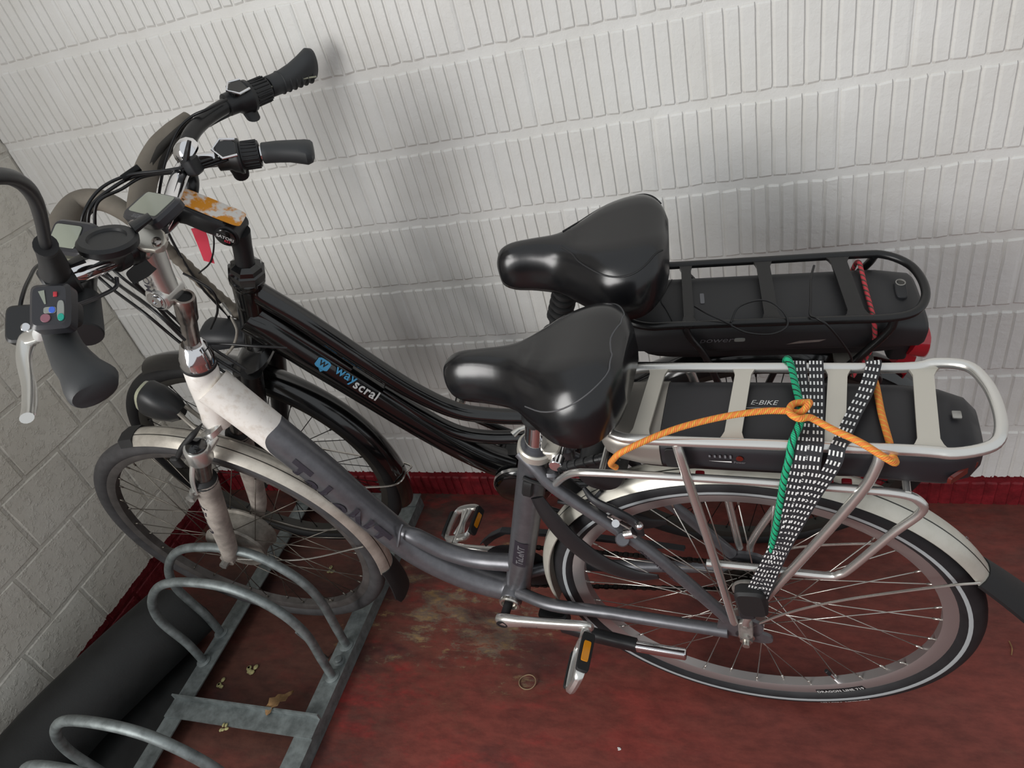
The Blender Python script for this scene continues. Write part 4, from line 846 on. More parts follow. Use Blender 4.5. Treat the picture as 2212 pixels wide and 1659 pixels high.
# drive: cranks, pedals, chain
BB = V((-0.46, 0, 0.303))
def crank(a, b, s):
    m = MB(); y = s * 0.078; A = V((BB.x, y, BB.z)) if a is None else V(a); B = V(b); d = (B - A).normalized(); n = V((-d.z, 0, d.x))
    m.loft([(A - d * 0.014, V((0, s * 0.006, 0)), n * 0.010, 2.6), (A - d * 0.008, V((0, s * 0.010, 0)), n * 0.0165, 2.6), (A + d * 0.012, V((0, s * 0.010, 0)), n * 0.017, 2.6), (A.lerp(B, 0.22), V((0, s * 0.0085, 0)), n * 0.0125, 3), (A.lerp(B, 0.6), V((0, s * 0.0075, 0)), n * 0.0115, 3), (A.lerp(B, 0.9), V((0, s * 0.0075, 0)), n * 0.0125, 3), (B + d * 0.006, V((0, s * 0.0075, 0)), n * 0.013, 2.6), (B + d * 0.013, V((0, s * 0.005, 0)), n * 0.007, 2.6)], 20)
    o = m.build('crank', 'alu', B1, 50)
    m = MB(); m.lathe(A + V((0, s * 0.0098, 0)), (0, s, 0), [(0, 0.0115), (0.0006, 0.0115), (0.0006, 0.008), (-0.004, 0.0078), (-0.004, 0.001)], 20); m.build('crank_bolt', 'black_matt', o)
    m = MB(); m.cyl((A.x, s * 0.034, A.z), A, 0.009, seg=14); m.build('axle', 'black_matt', o); return A, B
A, Bc = crank(None, (-0.282, -0.084, 0.338), -1)
text('crank_lettering', 'SR SUNTOUR', 0.006, planar(V(A).lerp(Bc, 0.34) + V((0, -0.0095, -0.004)), (1, 0, 0.19), (-0.19, 0, 1)), 'dark_print', B1)
pd = pedal(B1, Bc + V((0, -0.008, -0.002)), (0.03, -1, 0.06), (0.5, 0, 1.0), None)
crank(None, (-0.638, 0.084, 0.284), 1)
pedal(B1, (-0.638, 0.092, 0.284), (-0.02, 1, -0.02), (1, 0, 0.35), None)
m = MB(); m.lathe((-0.46, 0.045, 0.303), (0, 1, 0), [(0, 0.02), (0, 0.072), (0.0015, 0.076), (0.003, 0.072), (0.003, 0.02)], 40); m.build('chainring', 'black_matt', B1)
m = MB()
for s in (-1, 1):
    p0 = V((-0.455, 0.047, 0.303 + s * 0.074)); p1 = V((0, 0.047, HUB + s * 0.042)); n = 46
    for i in range(n):
        c = p0.lerp(p1, (i + 0.5) / n); d = (p1 - p0).normalized(); nn = V((-d.z, 0, d.x))
        m.loft([(c + V((0, -0.004 if i % 2 else -0.0028, 0)), d * 0.0062, nn * 0.0038), (c + V((0, 0.004 if i % 2 else 0.0028, 0)), d * 0.0062, nn * 0.0038)], 8)
m.build('chain', 'chain', B1)['kind'] = 'stuff'
m = MB(); rg = []
for t in [i / 14 for i in range(15)]:
    x = -0.545 + 0.43 * t; zt = 0.396 + 0.012 * math.sin(t * PI) - 0.05 * max(0, 0.12 - t) / 0.12; h = 0.03 if t < 0.85 else 0.03 - 0.1 * (t - 0.85)
    rg.append([V((x, 0.062, zt)), V((x, 0.076, zt - 0.004)), V((x, 0.078, zt - h)), V((x, 0.0755, zt - h)), V((x, 0.073, zt - 0.008)), V((x, 0.062, zt - 0.003))])
m.quad_strip(rg); m.build('chain_guard', 'dark_plastic', B1, 30)
# kickstand folded along the chain stay
m = MB(); m.rbox((-0.365, -0.045, 0.285), (1, 0, 0.05), (0, 1, 0), (0, 0, 1), (0.03, 0.016, 0.018), 0.004, 4); m.loft([((-0.35, -0.055, 0.272), (0, 0.012, 0), (0, 0, 0.016), 3), ((-0.28, -0.062, 0.263), (0, 0.012, 0), (0, 0, 0.0155), 3), ((-0.2, -0.07, 0.264), (0, 0.0115, 0), (0, 0, 0.0145), 3)], 18); ks = m.build('kickstand', 'black_plastic', B1)
m = MB(); m.rbox((-0.155, -0.0745, 0.268), (0, 1, 0), (0, 0, 1), (1, -0.05, 0.07), (0.0085, 0.011, 0.048), 0.002, 4); m.build('kickstand_foot', 'chrome', ks)
# frame lock, brake and small parts at the seat stays
m = MB(); pl = [(-0.315, -0.034, 0.655), (-0.30, -0.04, 0.61), (-0.275, -0.046, 0.56), (-0.235, -0.05, 0.51), (-0.18, -0.053, 0.485), (-0.135, -0.055, 0.49)]; m.tube(pl, [0.012, 0.018, 0.02, 0.022, 0.017, 0.006], 14, 6, flat=(0.3, (0, 1, 0))); m.tube([(-0.315, 0.034, 0.655), (-0.30, 0.04, 0.61), (-0.275, 0.046, 0.56), (-0.235, 0.05, 0.51), (-0.18, 0.053, 0.485), (-0.135, 0.055, 0.49)], [0.012, 0.018, 0.02, 0.022, 0.017, 0.006], 14, 6, flat=(0.3, (0, 1, 0))); lk = m.build('frame_lock', 'black_plastic', B1)
m = MB(); m.tube([(-0.2240, -0.0450, 0.7017), (-0.2059, -0.0600, 0.6924), (-0.1751, -0.0660, 0.6778), (-0.1493, -0.0660, 0.6523), (-0.1455, -0.0620, 0.6174)], [0.004, 0.0075, 0.009, 0.0085, 0.006], 12, flat=(0.6, (0, 1, 0))); br = m.build('rear_brake', 'dark_plastic', B1); m = MB(); m.tube([(-0.20, 0.045, 0.70), (-0.185, 0.06, 0.66), (-0.15, 0.062, 0.6)], [0.005, 0.008, 0.007], 10); m.build('brake_arm', 'dark_plastic', br)
m = MB(); m.sphere(V((-0.1417, -0.0720, 0.6547)), 0.0065, 12); m.cyl(V((-0.1784, -0.0700, 0.6526)), V((-0.1723, -0.0850, 0.6742)), 0.006, seg=12); m.cyl(V((-0.1664, -0.0700, 0.6280)), V((-0.1527, -0.0700, 0.6337)), 0.009, seg=14); m.build('brake_bolt', 'chrome', br)
m = MB(); m.tube([(-0.1885, -0.0700, 0.6700), (-0.1578, -0.0720, 0.6453)], 0.0018, 6, smooth=False); m.build('brake_wire', 'steel', br)
m = MB(); m.cyl(V((-0.1788, -0.0580, 0.5941)), V((-0.1719, -0.0750, 0.6197)), 0.012, 0.010, seg=16); m.build('brake_boss', 'frame_grey', br)
m = MB(); m.tube([(-0.2883, -0.0200, 0.6297), (-0.2571, -0.0200, 0.6272), (-0.2269, -0.0200, 0.6428), (-0.2076, -0.0200, 0.6662)], 0.0035, 10); m.cyl(V((-0.2900, -0.0300, 0.6877)), V((-0.2705, -0.0300, 0.6816)), 0.0055, seg=12); m.build('cable_guide', 'dark_plastic', B1)
m = MB(); m.cyl((-0.20, -0.03, 0.715), (-0.20, 0.03, 0.715), 0.038, seg=26, bevel=0.004); m.build('lock_body', 'black_plastic', lk)
m = MB(); pts = [(-0.2728, -0.0200, 0.7170), (-0.2361, -0.0300, 0.7384), (-0.1953, -0.0350, 0.7591), (-0.1679, -0.0300, 0.7635)]; m.tube(pts, 0.007, 12); P = cat_spline(pts, 8)
for i in range(2, len(P) - 1, 3):
    dd_ = (P[i + 1] - P[i]).normalized(); m.lathe(P[i], dd_, [(0, 0.0072), (0.001, 0.0085), (0.008, 0.0085), (0.009, 0.0072)], 12)
m.build('battery_lead', 'black_plastic', B1)
m = MB(); m.rbox(V((-0.2826, -0.0250, 0.7019)), (1, 0, 0), (0, 1, 0), (0, 0, 1), (0.014, 0.01, 0.012), 0.004, 3); m.rbox(V((-0.2726, 0.0200, 0.7097)), (1, 0, 0), (0, 1, 0), (0, 0, 1), (0.02, 0.012, 0.012), 0.004, 3); m.build('carrier_lug', 'frame_grey', B1)
m = MB(); m.tube([(-0.3300, -0.0280, 0.6966), (-0.3150, -0.0300, 0.6911), (-0.2898, -0.0300, 0.6819)], 0.0035, 8); m.rbox(V((-0.3314, -0.0240, 0.6642)), (0.3, 0, 0.95), (0, 1, 0), (-0.95, 0, 0.3), (0.02, 0.006, 0.009), 0.003, 3); m.build('cable_entry', 'black_rubber', B1)
text('stay_lettering', 'COMFORT LINE', 0.013, on_tube((-0.142, -0.055, 0.565), (-0.03, -0.063, 0.40), 0.0105, 0.0105, (0.8, 0, 0.55), 0.03, -0.5, 0.0008), 'dark_print', frame, thick=0.0003)
# ------------------------------------------------------------ the black e-bike by the wall
B2 = thing('bicycle', 'black low-step e-bike leaning between the silver bike and the ribbed wall', 'bicycle',
           fmat((1.6582, -0.1354, 0.0019), (0.992, 0.0911, -0.0876), (-0.071, 0.975, 0.2104), (0.1046, -0.2024, 0.9737)))
FH2 = (-1.145, 0.0, 0.352); R2 = Matrix.Rotation(-0.12, 4, V((0.35, 0, 0.937)))
m = MB()
TT = [(-0.905, 0, 0.912), (-0.895, 0, 0.896), (-0.847, 0, 0.836), (-0.754, 0, 0.70), (-0.683, 0, 0.608), (-0.61, 0, 0.545), (-0.53, 0, 0.525), (-0.455, 0, 0.52)]
D2 = [(-0.945, 0, 0.85), (-0.925, 0, 0.825), (-0.88, 0, 0.757), (-0.807, 0, 0.652), (-0.722, 0, 0.532), (-0.64, 0, 0.43), (-0.58, 0, 0.37), (-0.53, 0, 0.335)]
m.tube(TT, [0.021, 0.021, 0.0205, 0.020, 0.019, 0.018, 0.017, 0.017], 18); m.tube(D2, [0.036, 0.036, 0.035, 0.034, 0.033, 0.033, 0.034, 0.036], 22)
m.tube([(-0.755, 0, 0.62), (-0.69, 0, 0.53), (-0.63, 0, 0.47), (-0.56, 0, 0.448), (-0.455, 0, 0.448), (-0.30, 0, 0.44)], [0.012, 0.0165, 0.0165, 0.016, 0.0155, 0.013], 16)
m.tube([(-0.938, 0, 0.878), (-0.89, 0, 0.812), (-0.80, 0, 0.688)], [0.022, 0.019, 0.012], 16)
m.lathe((-0.965, 0, 0.775), (0.058, 0, 0.16), [(0, 0.027), (0.02, 0.0265), (0.08, 0.0255), (0.14, 0.027), (0.17, 0.028)], 26)
m.tube([(-0.478, 0, 0.33), (-0.44, 0, 0.47), (-0.392, 0, 0.665), (-0.372, 0, 0.765)], 0.0195, 20, smooth=False)
m.loft([((-0.52, 0, 0.32), (0.062, 0, 0), (0, 0, 0.058), 2.6), ((-0.52, 0.04, 0.32), (0.058, 0, 0), (0, 0, 0.052), 2.6)], 22)
for s in (-1, 1):
    m.tube([(-0.48, s * 0.035, 0.33), (-0.36, s * 0.05, 0.335), (-0.13, s * 0.06, 0.345), (-0.02, s * 0.064, 0.352)], 0.0125, 12)
    m.tube([(-0.39, s * 0.015, 0.70), (-0.33, s * 0.035, 0.66), (-0.15, s * 0.056, 0.50), (-0.02, s * 0.063, 0.375)], 0.0105, 12)
    m.loft([((0.0, s * 0.06, 0.36), (0.032, 0, 0), (0, 0, 0.024), 3), ((0.0, s * 0.067, 0.36), (0.032, 0, 0), (0, 0, 0.024), 3)], 16)
fr2 = m.build('frame', 'black_gloss', B2, 45)
# frame lettering on the lower tube
fn = on_tube(D2[2], D2[5], 0.0348, 0.033, (0.85, 0, 0.55), 0.0, 0.0, 0.0014)
W1 = V((-0.8231, -0.0340, 0.7352)); W2 = V((-0.7457, -0.0340, 0.6514)); wd = (W2 - W1); wl = wd.length; ta = (V(D2[5]) - V(D2[2])); tl = ta.length; ta.normalize(); sA = (W1 - V(D2[2])).dot(ta); sB = (W2 - V(D2[2])).dot(ta)
def lt(s_, ph): return on_tube(D2[2], D2[5], 0.0348, 0.033, (0.85, 0, 0.55), s_, ph, 0.0014)
text('lettering', 'way', 0.028, lt(0.098, 0.75), 'blue_print', fr2, thick=0.0004, spacing=1.12)
text('lettering', 'scral', 0.028, lt(0.151, 0.75), 'white_print', fr2, thick=0.0006, spacing=1.12)
sA = 0.047; q = lt(sA, 0.74); m = MB(); rg = []
for i in range(9):
    u = -0.0145 + 0.029 * i / 8; hh = 0.0105 * (1 if 1 < i < 7 else 0.93 if i in (1, 7) else 0.7)
    rg.append([q(u, -0.001 + hh * (-1 + 2 * j / 6)) for j in range(7)])
m.quad_strip(rg, False, cap=False); m.build('badge', 'blue_print', fr2)
m = MB(); m.poly([q(-0.003, -0.012), q(0.008, -0.012), q(0.005, -0.018)]); m.build('badge_tip', 'blue_print', fr2)
q2 = on_tube(D2[2], D2[5], 0.0348, 0.033, (0.85, 0, 0.55), sA, 0.74, 0.002); text('badge_letter', 'w', 0.024, q2, 'black_matt', fr2, thick=0.0002)
m = MB(); m.lathe((-0.5, -0.03, 0.315), (0, -1, 0), [(0, 0.061), (0.006, 0.067), (0.016, 0.067), (0.018, 0.064), (0.024, 0.062), (0.028, 0.052), (0.03, 0.02), (0.031, 0.001)], 40); mot = m.build('mid_motor', 'black_gloss', B2)
m = MB(); m.lathe((-0.5, -0.0385, 0.315), (0, -1, 0), [(0, 0.0672), (0.0, 0.0685), (0.007, 0.0685), (0.007, 0.0672)], 44); m.build('motor_band', 'alu', mot)
for i in range(8):
    a = 2 * PI * i / 8; m = MB(); m.cyl((-0.5 + 0.05 * math.cos(a), -0.053, 0.315 + 0.05 * math.sin(a)), (-0.5 + 0.05 * math.cos(a), -0.0575, 0.315 + 0.05 * math.sin(a)), 0.003, seg=6); m.build('motor_screw', 'alu_dull', mot)
fk = MB()
for s in (-1, 1):
    fk.tube([(-0.965, s * 0.06, 0.755), (-1.0, s * 0.062, 0.66), (-1.06, s * 0.063, 0.51), (-1.115, s * 0.062, 0.375)], [0.021, 0.021, 0.0205, 0.017], 16)
    fk.loft([((-1.14, s * 0.06, 0.352), (0.018, 0, 0), (0, 0, 0.018), 2.5), ((-1.14, s * 0.068, 0.352), (0.018, 0, 0), (0, 0, 0.018), 2.5)], 14)
fk.loft([((-0.985, 0, 0.735), (0.045, 0, 0.012), (0, 0.065, 0), 3), ((-0.975, 0, 0.755), (0.047, 0, 0.012), (0, 0.07, 0), 3), ((-0.965, 0, 0.772), (0.034, 0, 0.01), (0, 0.045, 0), 2.6)], 24)
fork2 = fk.build('fork', 'black_paint', B2)
m = MB(); lc = V((-1.03, 0.0, 0.80)); m.loft([(lc + V((-0.03, 0, 0.0)), V((0, 0.03, 0)), V((0, 0, 0.024)), 3), (lc + V((-0.02, 0, 0.002)), V((0, 0.033, 0)), V((0, 0, 0.027)), 3), (lc + V((0.03, 0, 0.0)), V((0, 0.03, 0)), V((0, 0, 0.022)), 2.5), (lc + V((0.065, 0, -0.012)), V((0, 0.018, 0)), V((0, 0, 0.014)), 2.4)], 20); hl2 = m.build('head_lamp', 'dark_plastic', B2)
m = MB(); m.loft([(lc + V((-0.034, 0, 0.0)), V((0, 0.026, 0)), V((0, 0, 0.02)), 3), (lc + V((-0.03, 0, 0.0)), V((0, 0.028, 0)), V((0, 0, 0.022)), 3)], 18); m.build('lamp_lens', 'lens_clear', hl2)
wheel(B2, 'front_wheel', FH2, 'rim_dark', 'tyre_slick', 'spoke_black', hub_plain, 0.029, 0.03, R2, 0.06)
wheel(B2, 'rear_wheel', (0, 0, HUB), 'rim_dark', 'tyre_slick', 'spoke_black', hub_plain, 0.029, 0.03, None, 0.06)
fm2 = mudguard(B2, 'front_mudguard', FH2, -16, 112, 'black_gloss', 0.376, 0.029, R2)
m = MB(); m.tube([(0.02, -0.062, -0.002), (0.2, -0.05, -0.005), (0.33, -0.036, 0.002), (0.372, -0.026, 0.012), (0.379, 0, 0.016), (0.372, 0.026, 0.012), (0.2, 0.05, -0.005), (0.02, 0.062, -0.002)], 0.0024, 7); m.build('mudguard_stay', 'steel', fm2)
mudguard(B2, 'rear_mudguard', (0, 0, HUB), 18, 185, 'black_gloss', 0.376, 0.029)
# headset, quill stem, handlebar
m = MB(); m.lathe((-0.905, 0, 0.935), (0.34, 0, 0.94), [(0, 0.028), (0.004, 0.031), (0.016, 0.031), (0.018, 0.033), (0.026, 0.033), (0.028, 0.029), (0.036, 0.027), (0.042, 0.018)], 8); m.lathe((-0.91, 0, 0.925), (0.34, 0, 0.94), [(0, 0.028), (0.01, 0.0315), (0.018, 0.0315), (0.02, 0.029)], 28); m.build('headset', 'black_gloss', B2, 25)
SC = V((-0.9409, -0.0000, 1.0898)); SK = V((-0.8791, -0.0000, 1.0473))
m = MB(); m.tube([(-0.892, 0, 0.972), (-0.878, 0, 1.012), SK + V((0.008, 0, -0.008))], [0.0165, 0.0165, 0.02], 20); m.cyl(SK + V((0, -0.024, 0)), SK + V((0, 0.024, 0)), 0.021, seg=24, bevel=0.002)
m.loft([(SK + V((0.012, 0, 0.01)), V((0.003, 0, -0.008)) , V((0, 0.018, 0)), 3), (SK + V((0.0, 0, 0.008)), V((0.006, 0, 0.02)), V((0, 0.024, 0)), 4), (SK.lerp(SC, 0.5) + V((0, 0, 0.006)), V((0.007, 0, 0.02)), V((0, 0.024, 0)), 4), (SC + V((0.008, 0, 0.002)), V((0.007, 0, 0.02)), V((0, 0.024, 0)), 4), (SC + V((-0.018, 0, 0.0)), V((0.004, 0, 0.014)), V((0, 0.02, 0)), 3)], 24)
st2 = m.build('stem', 'black_plastic', B2)
d = (SC - SK).normalized(); nn = V((0, 1, 0)).cross(d); nn = nn if nn.z > 0 else -nn; o = SK.lerp(SC, 0.5) + nn * 0.0265
m = MB(); m.rbox(o - d * 0.002, d, (0, 1, 0), nn, (0.052, 0.019, 0.0006), 0.0002, 7); m.build('sticker', 'sticker', st2)
m = MB(); m.lathe(SK + V((0, -0.0235, 0)), (0, -1, 0), [(0, 0.0165), (0.003, 0.0165), (0.004, 0.014), (0.004, 0.001)], 26); m.build('stem_bolt_cover', 'black_gloss', st2)
text('stem_lettering', 'SATORI', 0.0085, planar(SK + V((0, -0.0278, 0.001)), -d + V((0, 0, 0.0)), nn), 'white_print', st2, thick=0.0003)
text('stem_lettering', 'EZ3', 0.006, planar(SK + V((0, -0.0278, -0.007)), -d, nn), 'pink', st2, thick=0.0002)
K1 = V((-0.9599, -0.0002, 1.0750)); 
H2R = [SC + V((-0.012, 0, 0)), V((-0.9560, 0.0361, 1.0850)), V((-0.9453, 0.0517, 1.1050)), V((-0.9602, 0.0907, 1.1250)), V((-0.9672, 0.1342, 1.1380)), V((-0.9617, 0.1890, 1.1400)), V((-0.9333, 0.2484, 1.1370)), V((-0.8937, 0.3137, 1.1260)), V((-0.8444, 0.3899, 1.1130))]
H2L = [SC + V((-0.012, -0.0, 0)), V((-0.9574, -0.0563, 1.0950)), V((-0.9505, -0.1139, 1.1180)), V((-0.9576, -0.1567, 1.1380)), V((-0.9668, -0.1825, 1.1450)), V((-0.9627, -0.2186, 1.1430)), V((-0.9406, -0.2655, 1.1380)), V((-0.9220, -0.3040, 1.1320))]
m = MB(); m.tube(H2L[::-1] + H2R[1:], 0.0135, 16, 7); m.build('handlebar', 'black_paint', B2)
g0, g1 = V((-0.8899, 0.3164, 1.1260)), V((-0.8301, 0.4017, 1.1100)); m = grip(B2, (g0, g1), (0.3, -0.15, 1.0), None, wend=0.033, th=0.019, r0=0.0185)
gg = MB(); dg_ = (g1 - g0).normalized(); gg.tube([g0.lerp(g1, 0.02) + V((0.004, -0.018, 0.006)), g0.lerp(g1, 0.5) + V((0.006, -0.0195, 0.004)), g0.lerp(g1, 0.97) + V((0.01, -0.02, -0.004))], 0.0018, 6); gg.build('grip_line', 'lens_clear', m)
for i in range(6):
    gg = MB(); c = g0.lerp(g1, 0.25 + 0.12 * i); gg.lathe(c - dg_ * 0.004, dg_, [(0, 0.017), (0.003, 0.0215), (0.006, 0.017)], 20); gg.build('grip_rib', 'grip_rubber', m)
l0, l1 = V((-0.9462, -0.2572, 1.1390)), V((-0.9124, -0.3219, 1.1310)); m = MB(); m.lathe(l0, (l1 - l0), [(0, 0.015), (0.004, 0.0185), ((l1 - l0).length * 0.8, 0.0205), ((l1 - l0).length, 0.0205)], 24); gl2 = m.build('grip', 'grip_rubber', B2)
m = MB(); m.lathe(l1, (l1 - l0), [(0, 0.0205), (0.002, 0.019), (0.002, 0.001)], 24); m.build('grip_end', 'black_matt', gl2)
s0 = V((-0.9407, 0.2384, 1.1380)); s1 = V((-0.8906, 0.3131, 1.1260)); dd = (s1 - s0).normalized(); L = (s1 - s0).length
m = MB(); m.lathe(s0, dd, [(0, 0.0145), (0.002, 0.0195), (0.02, 0.02), (0.025, 0.024), (L * 0.45, 0.026), (L * 0.5, 0.029), (L * 0.57, 0.028), (L * 0.59, 0.0225), (L * 0.98, 0.021), (L, 0.016)], 26)
wn = V((0.1, -0.5, 0.85)); wn = (wn - dd * wn.dot(dd)).normalized(); wx = dd.cross(wn); wc = s0 + dd * L * 0.29 + wn * 0.025
m.loft([(s0 + dd * L * 0.45 - wn * 0.012, dd * 0.016, wn * 0.012), (s0 + dd * L * 0.45 - wn * 0.03 + wx * 0.02, dd * 0.013, wx * 0.012)], 16); sh2 = m.build('twist_shifter', 'black_plastic', B2)
m = MB(); m.rbox(wc, dd, wx, wn, (0.016, 0.0145, 0.004), 0.001, 4); m.build('shifter_window', 'black_gloss', sh2)
m = MB(); m.tube([wc + dd * 0.017 + wx * 0.014 + wn * 0.004, wc - dd * 0.006 + wx * 0.017 + wn * 0.004, wc - dd * 0.02 + wn * 0.004, wc - dd * 0.006 - wx * 0.017 + wn * 0.004, wc + dd * 0.017 - wx * 0.014 + wn * 0.004], 0.0022, 8, smooth=False); m.build('window_frame', 'chrome', sh2)
m = MB()
for i in range(20):
    a = 2 * PI * i / 20; n1 = dd.cross(V((0, 0, 1))).normalized(); n2 = dd.cross(n1); o_ = (n1 * math.cos(a) + n2 * math.sin(a)) * 0.0222
    m.tube([s0 + dd * L * 0.62 + o_, s0 + dd * L * 0.96 + o_], 0.0016, 5, smooth=False)
m.build('shifter_ribs', 'black_rubber', sh2)
m = MB(); m.tube([V((-0.9482, 0.2568, 1.1150)), V((-0.9672, 0.2416, 1.1120)), V((-0.9784, 0.2164, 1.1150))], [0.008, 0.005, 0.005], 8, flat=(0.5, (0, 0, 1))); m.build('brake_lever', 'black_plastic', B2)
cable(B2, [(-0.9232, 0.2247, 1.1550), (-0.9411, 0.1881, 1.1600), (-0.9726, 0.1756, 1.1550), (-0.9989, 0.1508, 1.1400), (-1.0212, 0.0895, 1.1000), (-1.0416, 0.0551, 1.0400), (-1.0343, 0.0300, 0.9210), (-1.0154, 0.0300, 0.8103)], 0.0025, name='shift_cable')
dc2 = V((-1.0111, -0.1578, 1.1650)); du = (V((-0.9745, -0.1676, 1.1650)) - V((-1.0339, -0.1551, 1.1680))).normalized(); dv = V((-1.0079, -0.1440, 1.1720)) - V((-1.0113, -0.1702, 1.1600)); dv = (dv - du * dv.dot(du)).normalized(); dn = du.cross(dv)
m = MB(); m.rbox(dc2 - dn * 0.01, du, dv, dn, (0.04, 0.027, 0.011), 0.004, 6); dp2 = m.build('display', 'lcd_frame', B2)
m = MB(); m.rbox(dc2 + dn * 0.002 - du * 0.006, du, dv, dn, (0.025, 0.0175, 0.0008), 0.0003, 10); m.build('screen', 'lcd', dp2)
m = MB(); m.rbox(dc2 + V((0.01, 0.0, -0.03)) , du, dv, dn, (0.02, 0.016, 0.012), 0.004, 4); m.build('display_mount', 'black_plastic', dp2)
m = MB(); cc = V((-1.0467, -0.1542, 1.1100)); m.loft([(cc + V((-0.012, 0, 0)), V((0, 0.02, 0)), V((0, 0, 0.02)), 3), (cc + V((0.03, 0, 0)), V((0, 0.026, 0)), V((0, 0, 0.02)), 3)], 16); m.build('reflector_lens', 'lens_clear', B2)
cable(B2, [(-0.9077, -0.0000, 1.0704), (-0.9080, -0.0200, 1.0386), (-0.9376, -0.0200, 0.9960), (-0.9824, -0.0100, 0.9642)], 0.0015, name='display_wire')
for k, pts in enumerate(([(-1.0419, 0.0200, 0.9418), (-1.0159, 0.0200, 0.9116), (-1.0155, 0.0300, 0.8483), (-1.0237, 0.0300, 0.7845)], [(-0.9831, -0.0300, 0.9712), (-0.9567, -0.0350, 0.9414), (-0.9717, -0.0350, 0.8968), (-1.0161, -0.0300, 0.8459)])):
    cable(B2, pts, 0.0022, name='brake_cable')
m = MB(); m.tube([(-0.9690, -0.0200, 0.8996), (-0.9577, -0.0300, 0.8793)], 0.0042, 8, smooth=False); m.build('cable_joint', 'alu_dull', B2)
cable(B2, [(-0.9580, -0.0300, 0.8733), (-0.9472, -0.0500, 0.8568), (-0.9679, -0.0550, 0.8257), (-1.0003, -0.0500, 0.7958)], 0.0028, 'hub_dirty', 'brake_noodle')
# saddle and post
sd2, spt2, sdn2 = saddle(B2, [(-0.447, 0.008, 0.945, 0.932), (-0.44, 0.022, 0.962, 0.92), (-0.42, 0.03, 0.974, 0.914), (-0.385, 0.033, 0.980, 0.912), (-0.345, 0.044, 0.982, 0.91), (-0.308, 0.072, 0.989, 0.906), (-0.268, 0.102, 1.000, 0.904), (-0.23, 0.112, 1.008, 0.908), (-0.203, 0.106, 1.010, 0.916), (-0.182, 0.08, 1.004, 0.926), (-0.172, 0.045, 0.992, 0.94)])
for s in (0.30, 0.70):
    m = MB(); n_ = len(sdn2); m.tube([spt2(sdn2[int(n_ * (0.42 + 0.46 * t))], PI * (s + (0.13 if s > 0.5 else -0.13) * math.sin(PI * min(1, t * 1.1)) - (0.1 if s > 0.5 else -0.1) * (1 - t))) + V((0, 0, 0.0004)) for t in [i / 10 for i in range(11)]], 0.0014, 6, 3); m.build('seam', 'black_matt', sd2)
m = MB(); m.tube([(-0.362, 0, 0.80), (-0.346, 0, 0.86), (-0.337, 0, 0.91)], 0.018, 16, 4)
for i in range(7): m.lathe(V((-0.361 + 0.0042 * i, 0, 0.808 + 0.0142 * i)), (0.28, 0, 0.96), [(0, 0.0185), (0.003, 0.0225), (0.008, 0.0225), (0.011, 0.0185)], 20)
sb2 = m.build('suspension_boot', 'black_rubber', B2)
m = MB(); m.cyl((-0.382, 0, 0.725), (-0.36, 0, 0.805), 0.0168, seg=22); m.build('seat_post', 'black_paint', sb2)
m = MB(); m.lathe((-0.376, 0, 0.75), (0.25, 0, 0.97), [(0, 0.021), (0.002, 0.025), (0.02, 0.025), (0.022, 0.0175)], 24); m.build('seat_clamp', 'black_gloss', B2)
m = MB(); m.cyl(V((-0.3260, -0.0300, 0.9088)), V((-0.3150, -0.0500, 0.9254)), 0.0085, seg=14, bevel=0.001); m.build('saddle_bolt', 'alu', sb2)
m = MB(); both(lambda s: m.tube([(-0.38, s * 0.02, 0.905), (-0.32, s * 0.022, 0.898), (-0.25, s * 0.03, 0.9), (-0.2, s * 0.035, 0.91)], 0.0035, 8)); m.build('saddle_rail', 'black_matt', sd2)
# carrier and battery
Z2_ = 0.851; m = MB()
m.tube([(-0.05, -0.072, Z2_), (-0.16, -0.072, Z2_), (-0.205, -0.072, Z2_), (-0.236, -0.058, Z2_), (-0.247, -0.025, Z2_), (-0.248, 0, Z2_), (-0.247, 0.025, Z2_), (-0.236, 0.058, Z2_), (-0.205, 0.072, Z2_), (-0.16, 0.072, Z2_), (0.0, 0.073, Z2_), (0.13, 0.074, Z2_), (0.172, 0.07, Z2_), (0.202, 0.045, Z2_), (0.213, 0.008, Z2_), (0.209, -0.032, Z2_), (0.188, -0.062, Z2_), (0.15, -0.073, Z2_), (0.08, -0.073, Z2_)], 0.0066, 14, 5, True)
for s in (-1, 1):
    m.tube([(0.158, s * 0.072, 0.849), (0.152, s * 0.077, 0.825), (0.118, s * 0.08, 0.765), (0.06, s * 0.08, 0.66), (0.0, s * 0.073, 0.40)], 0.0066, 12)
    m.tube([(-0.148, s * 0.072, 0.85), (-0.142, s * 0.076, 0.83), (-0.105, s * 0.08, 0.755), (-0.03, s * 0.075, 0.5), (-0.012, s * 0.072, 0.39)], 0.006, 12)
    m.tube([(-0.37, s * 0.03, 0.70), (-0.31, s * 0.06, 0.745), (-0.2, s * 0.07, 0.755), (0.1, s * 0.073, 0.735), (0.15, s * 0.073, 0.725), (0.165, s * 0.073, 0.70), (0.14, s * 0.073, 0.65)], 0.0052, 10)
rk2 = m.build('luggage_carrier', 'black_paint', B2)
for xf, xn, w in ((-0.142, -0.142, 0.008), (-0.017, -0.017, 0.0105), (0.10, 0.107, 0.012)):
    m = MB(); rg = []
    for t in (0, 0.06, 0.12, 0.5, 0.88, 0.94, 1):
        ww = w * (1.8 if t in (0, 1) else 1.25 if t in (0.06, 0.94) else 1.0); c = V((xf, 0.072, Z2_)).lerp(V((xn, -0.072, Z2_)), t)
        rg.append([c + V((-ww, 0, 0.003)), c + V((ww, 0, 0.003)), c + V((ww, 0, -0.002)), c + V((-ww, 0, -0.002))])
    m.quad_strip(rg); m.build('carrier_slat', 'black_paint', rk2, 30)
def bs2(x, w, zt, zb, e=4): return ((x, 0, (zt + zb) / 2), (0, w, 0), (0, 0, (zt - zb) / 2), e)
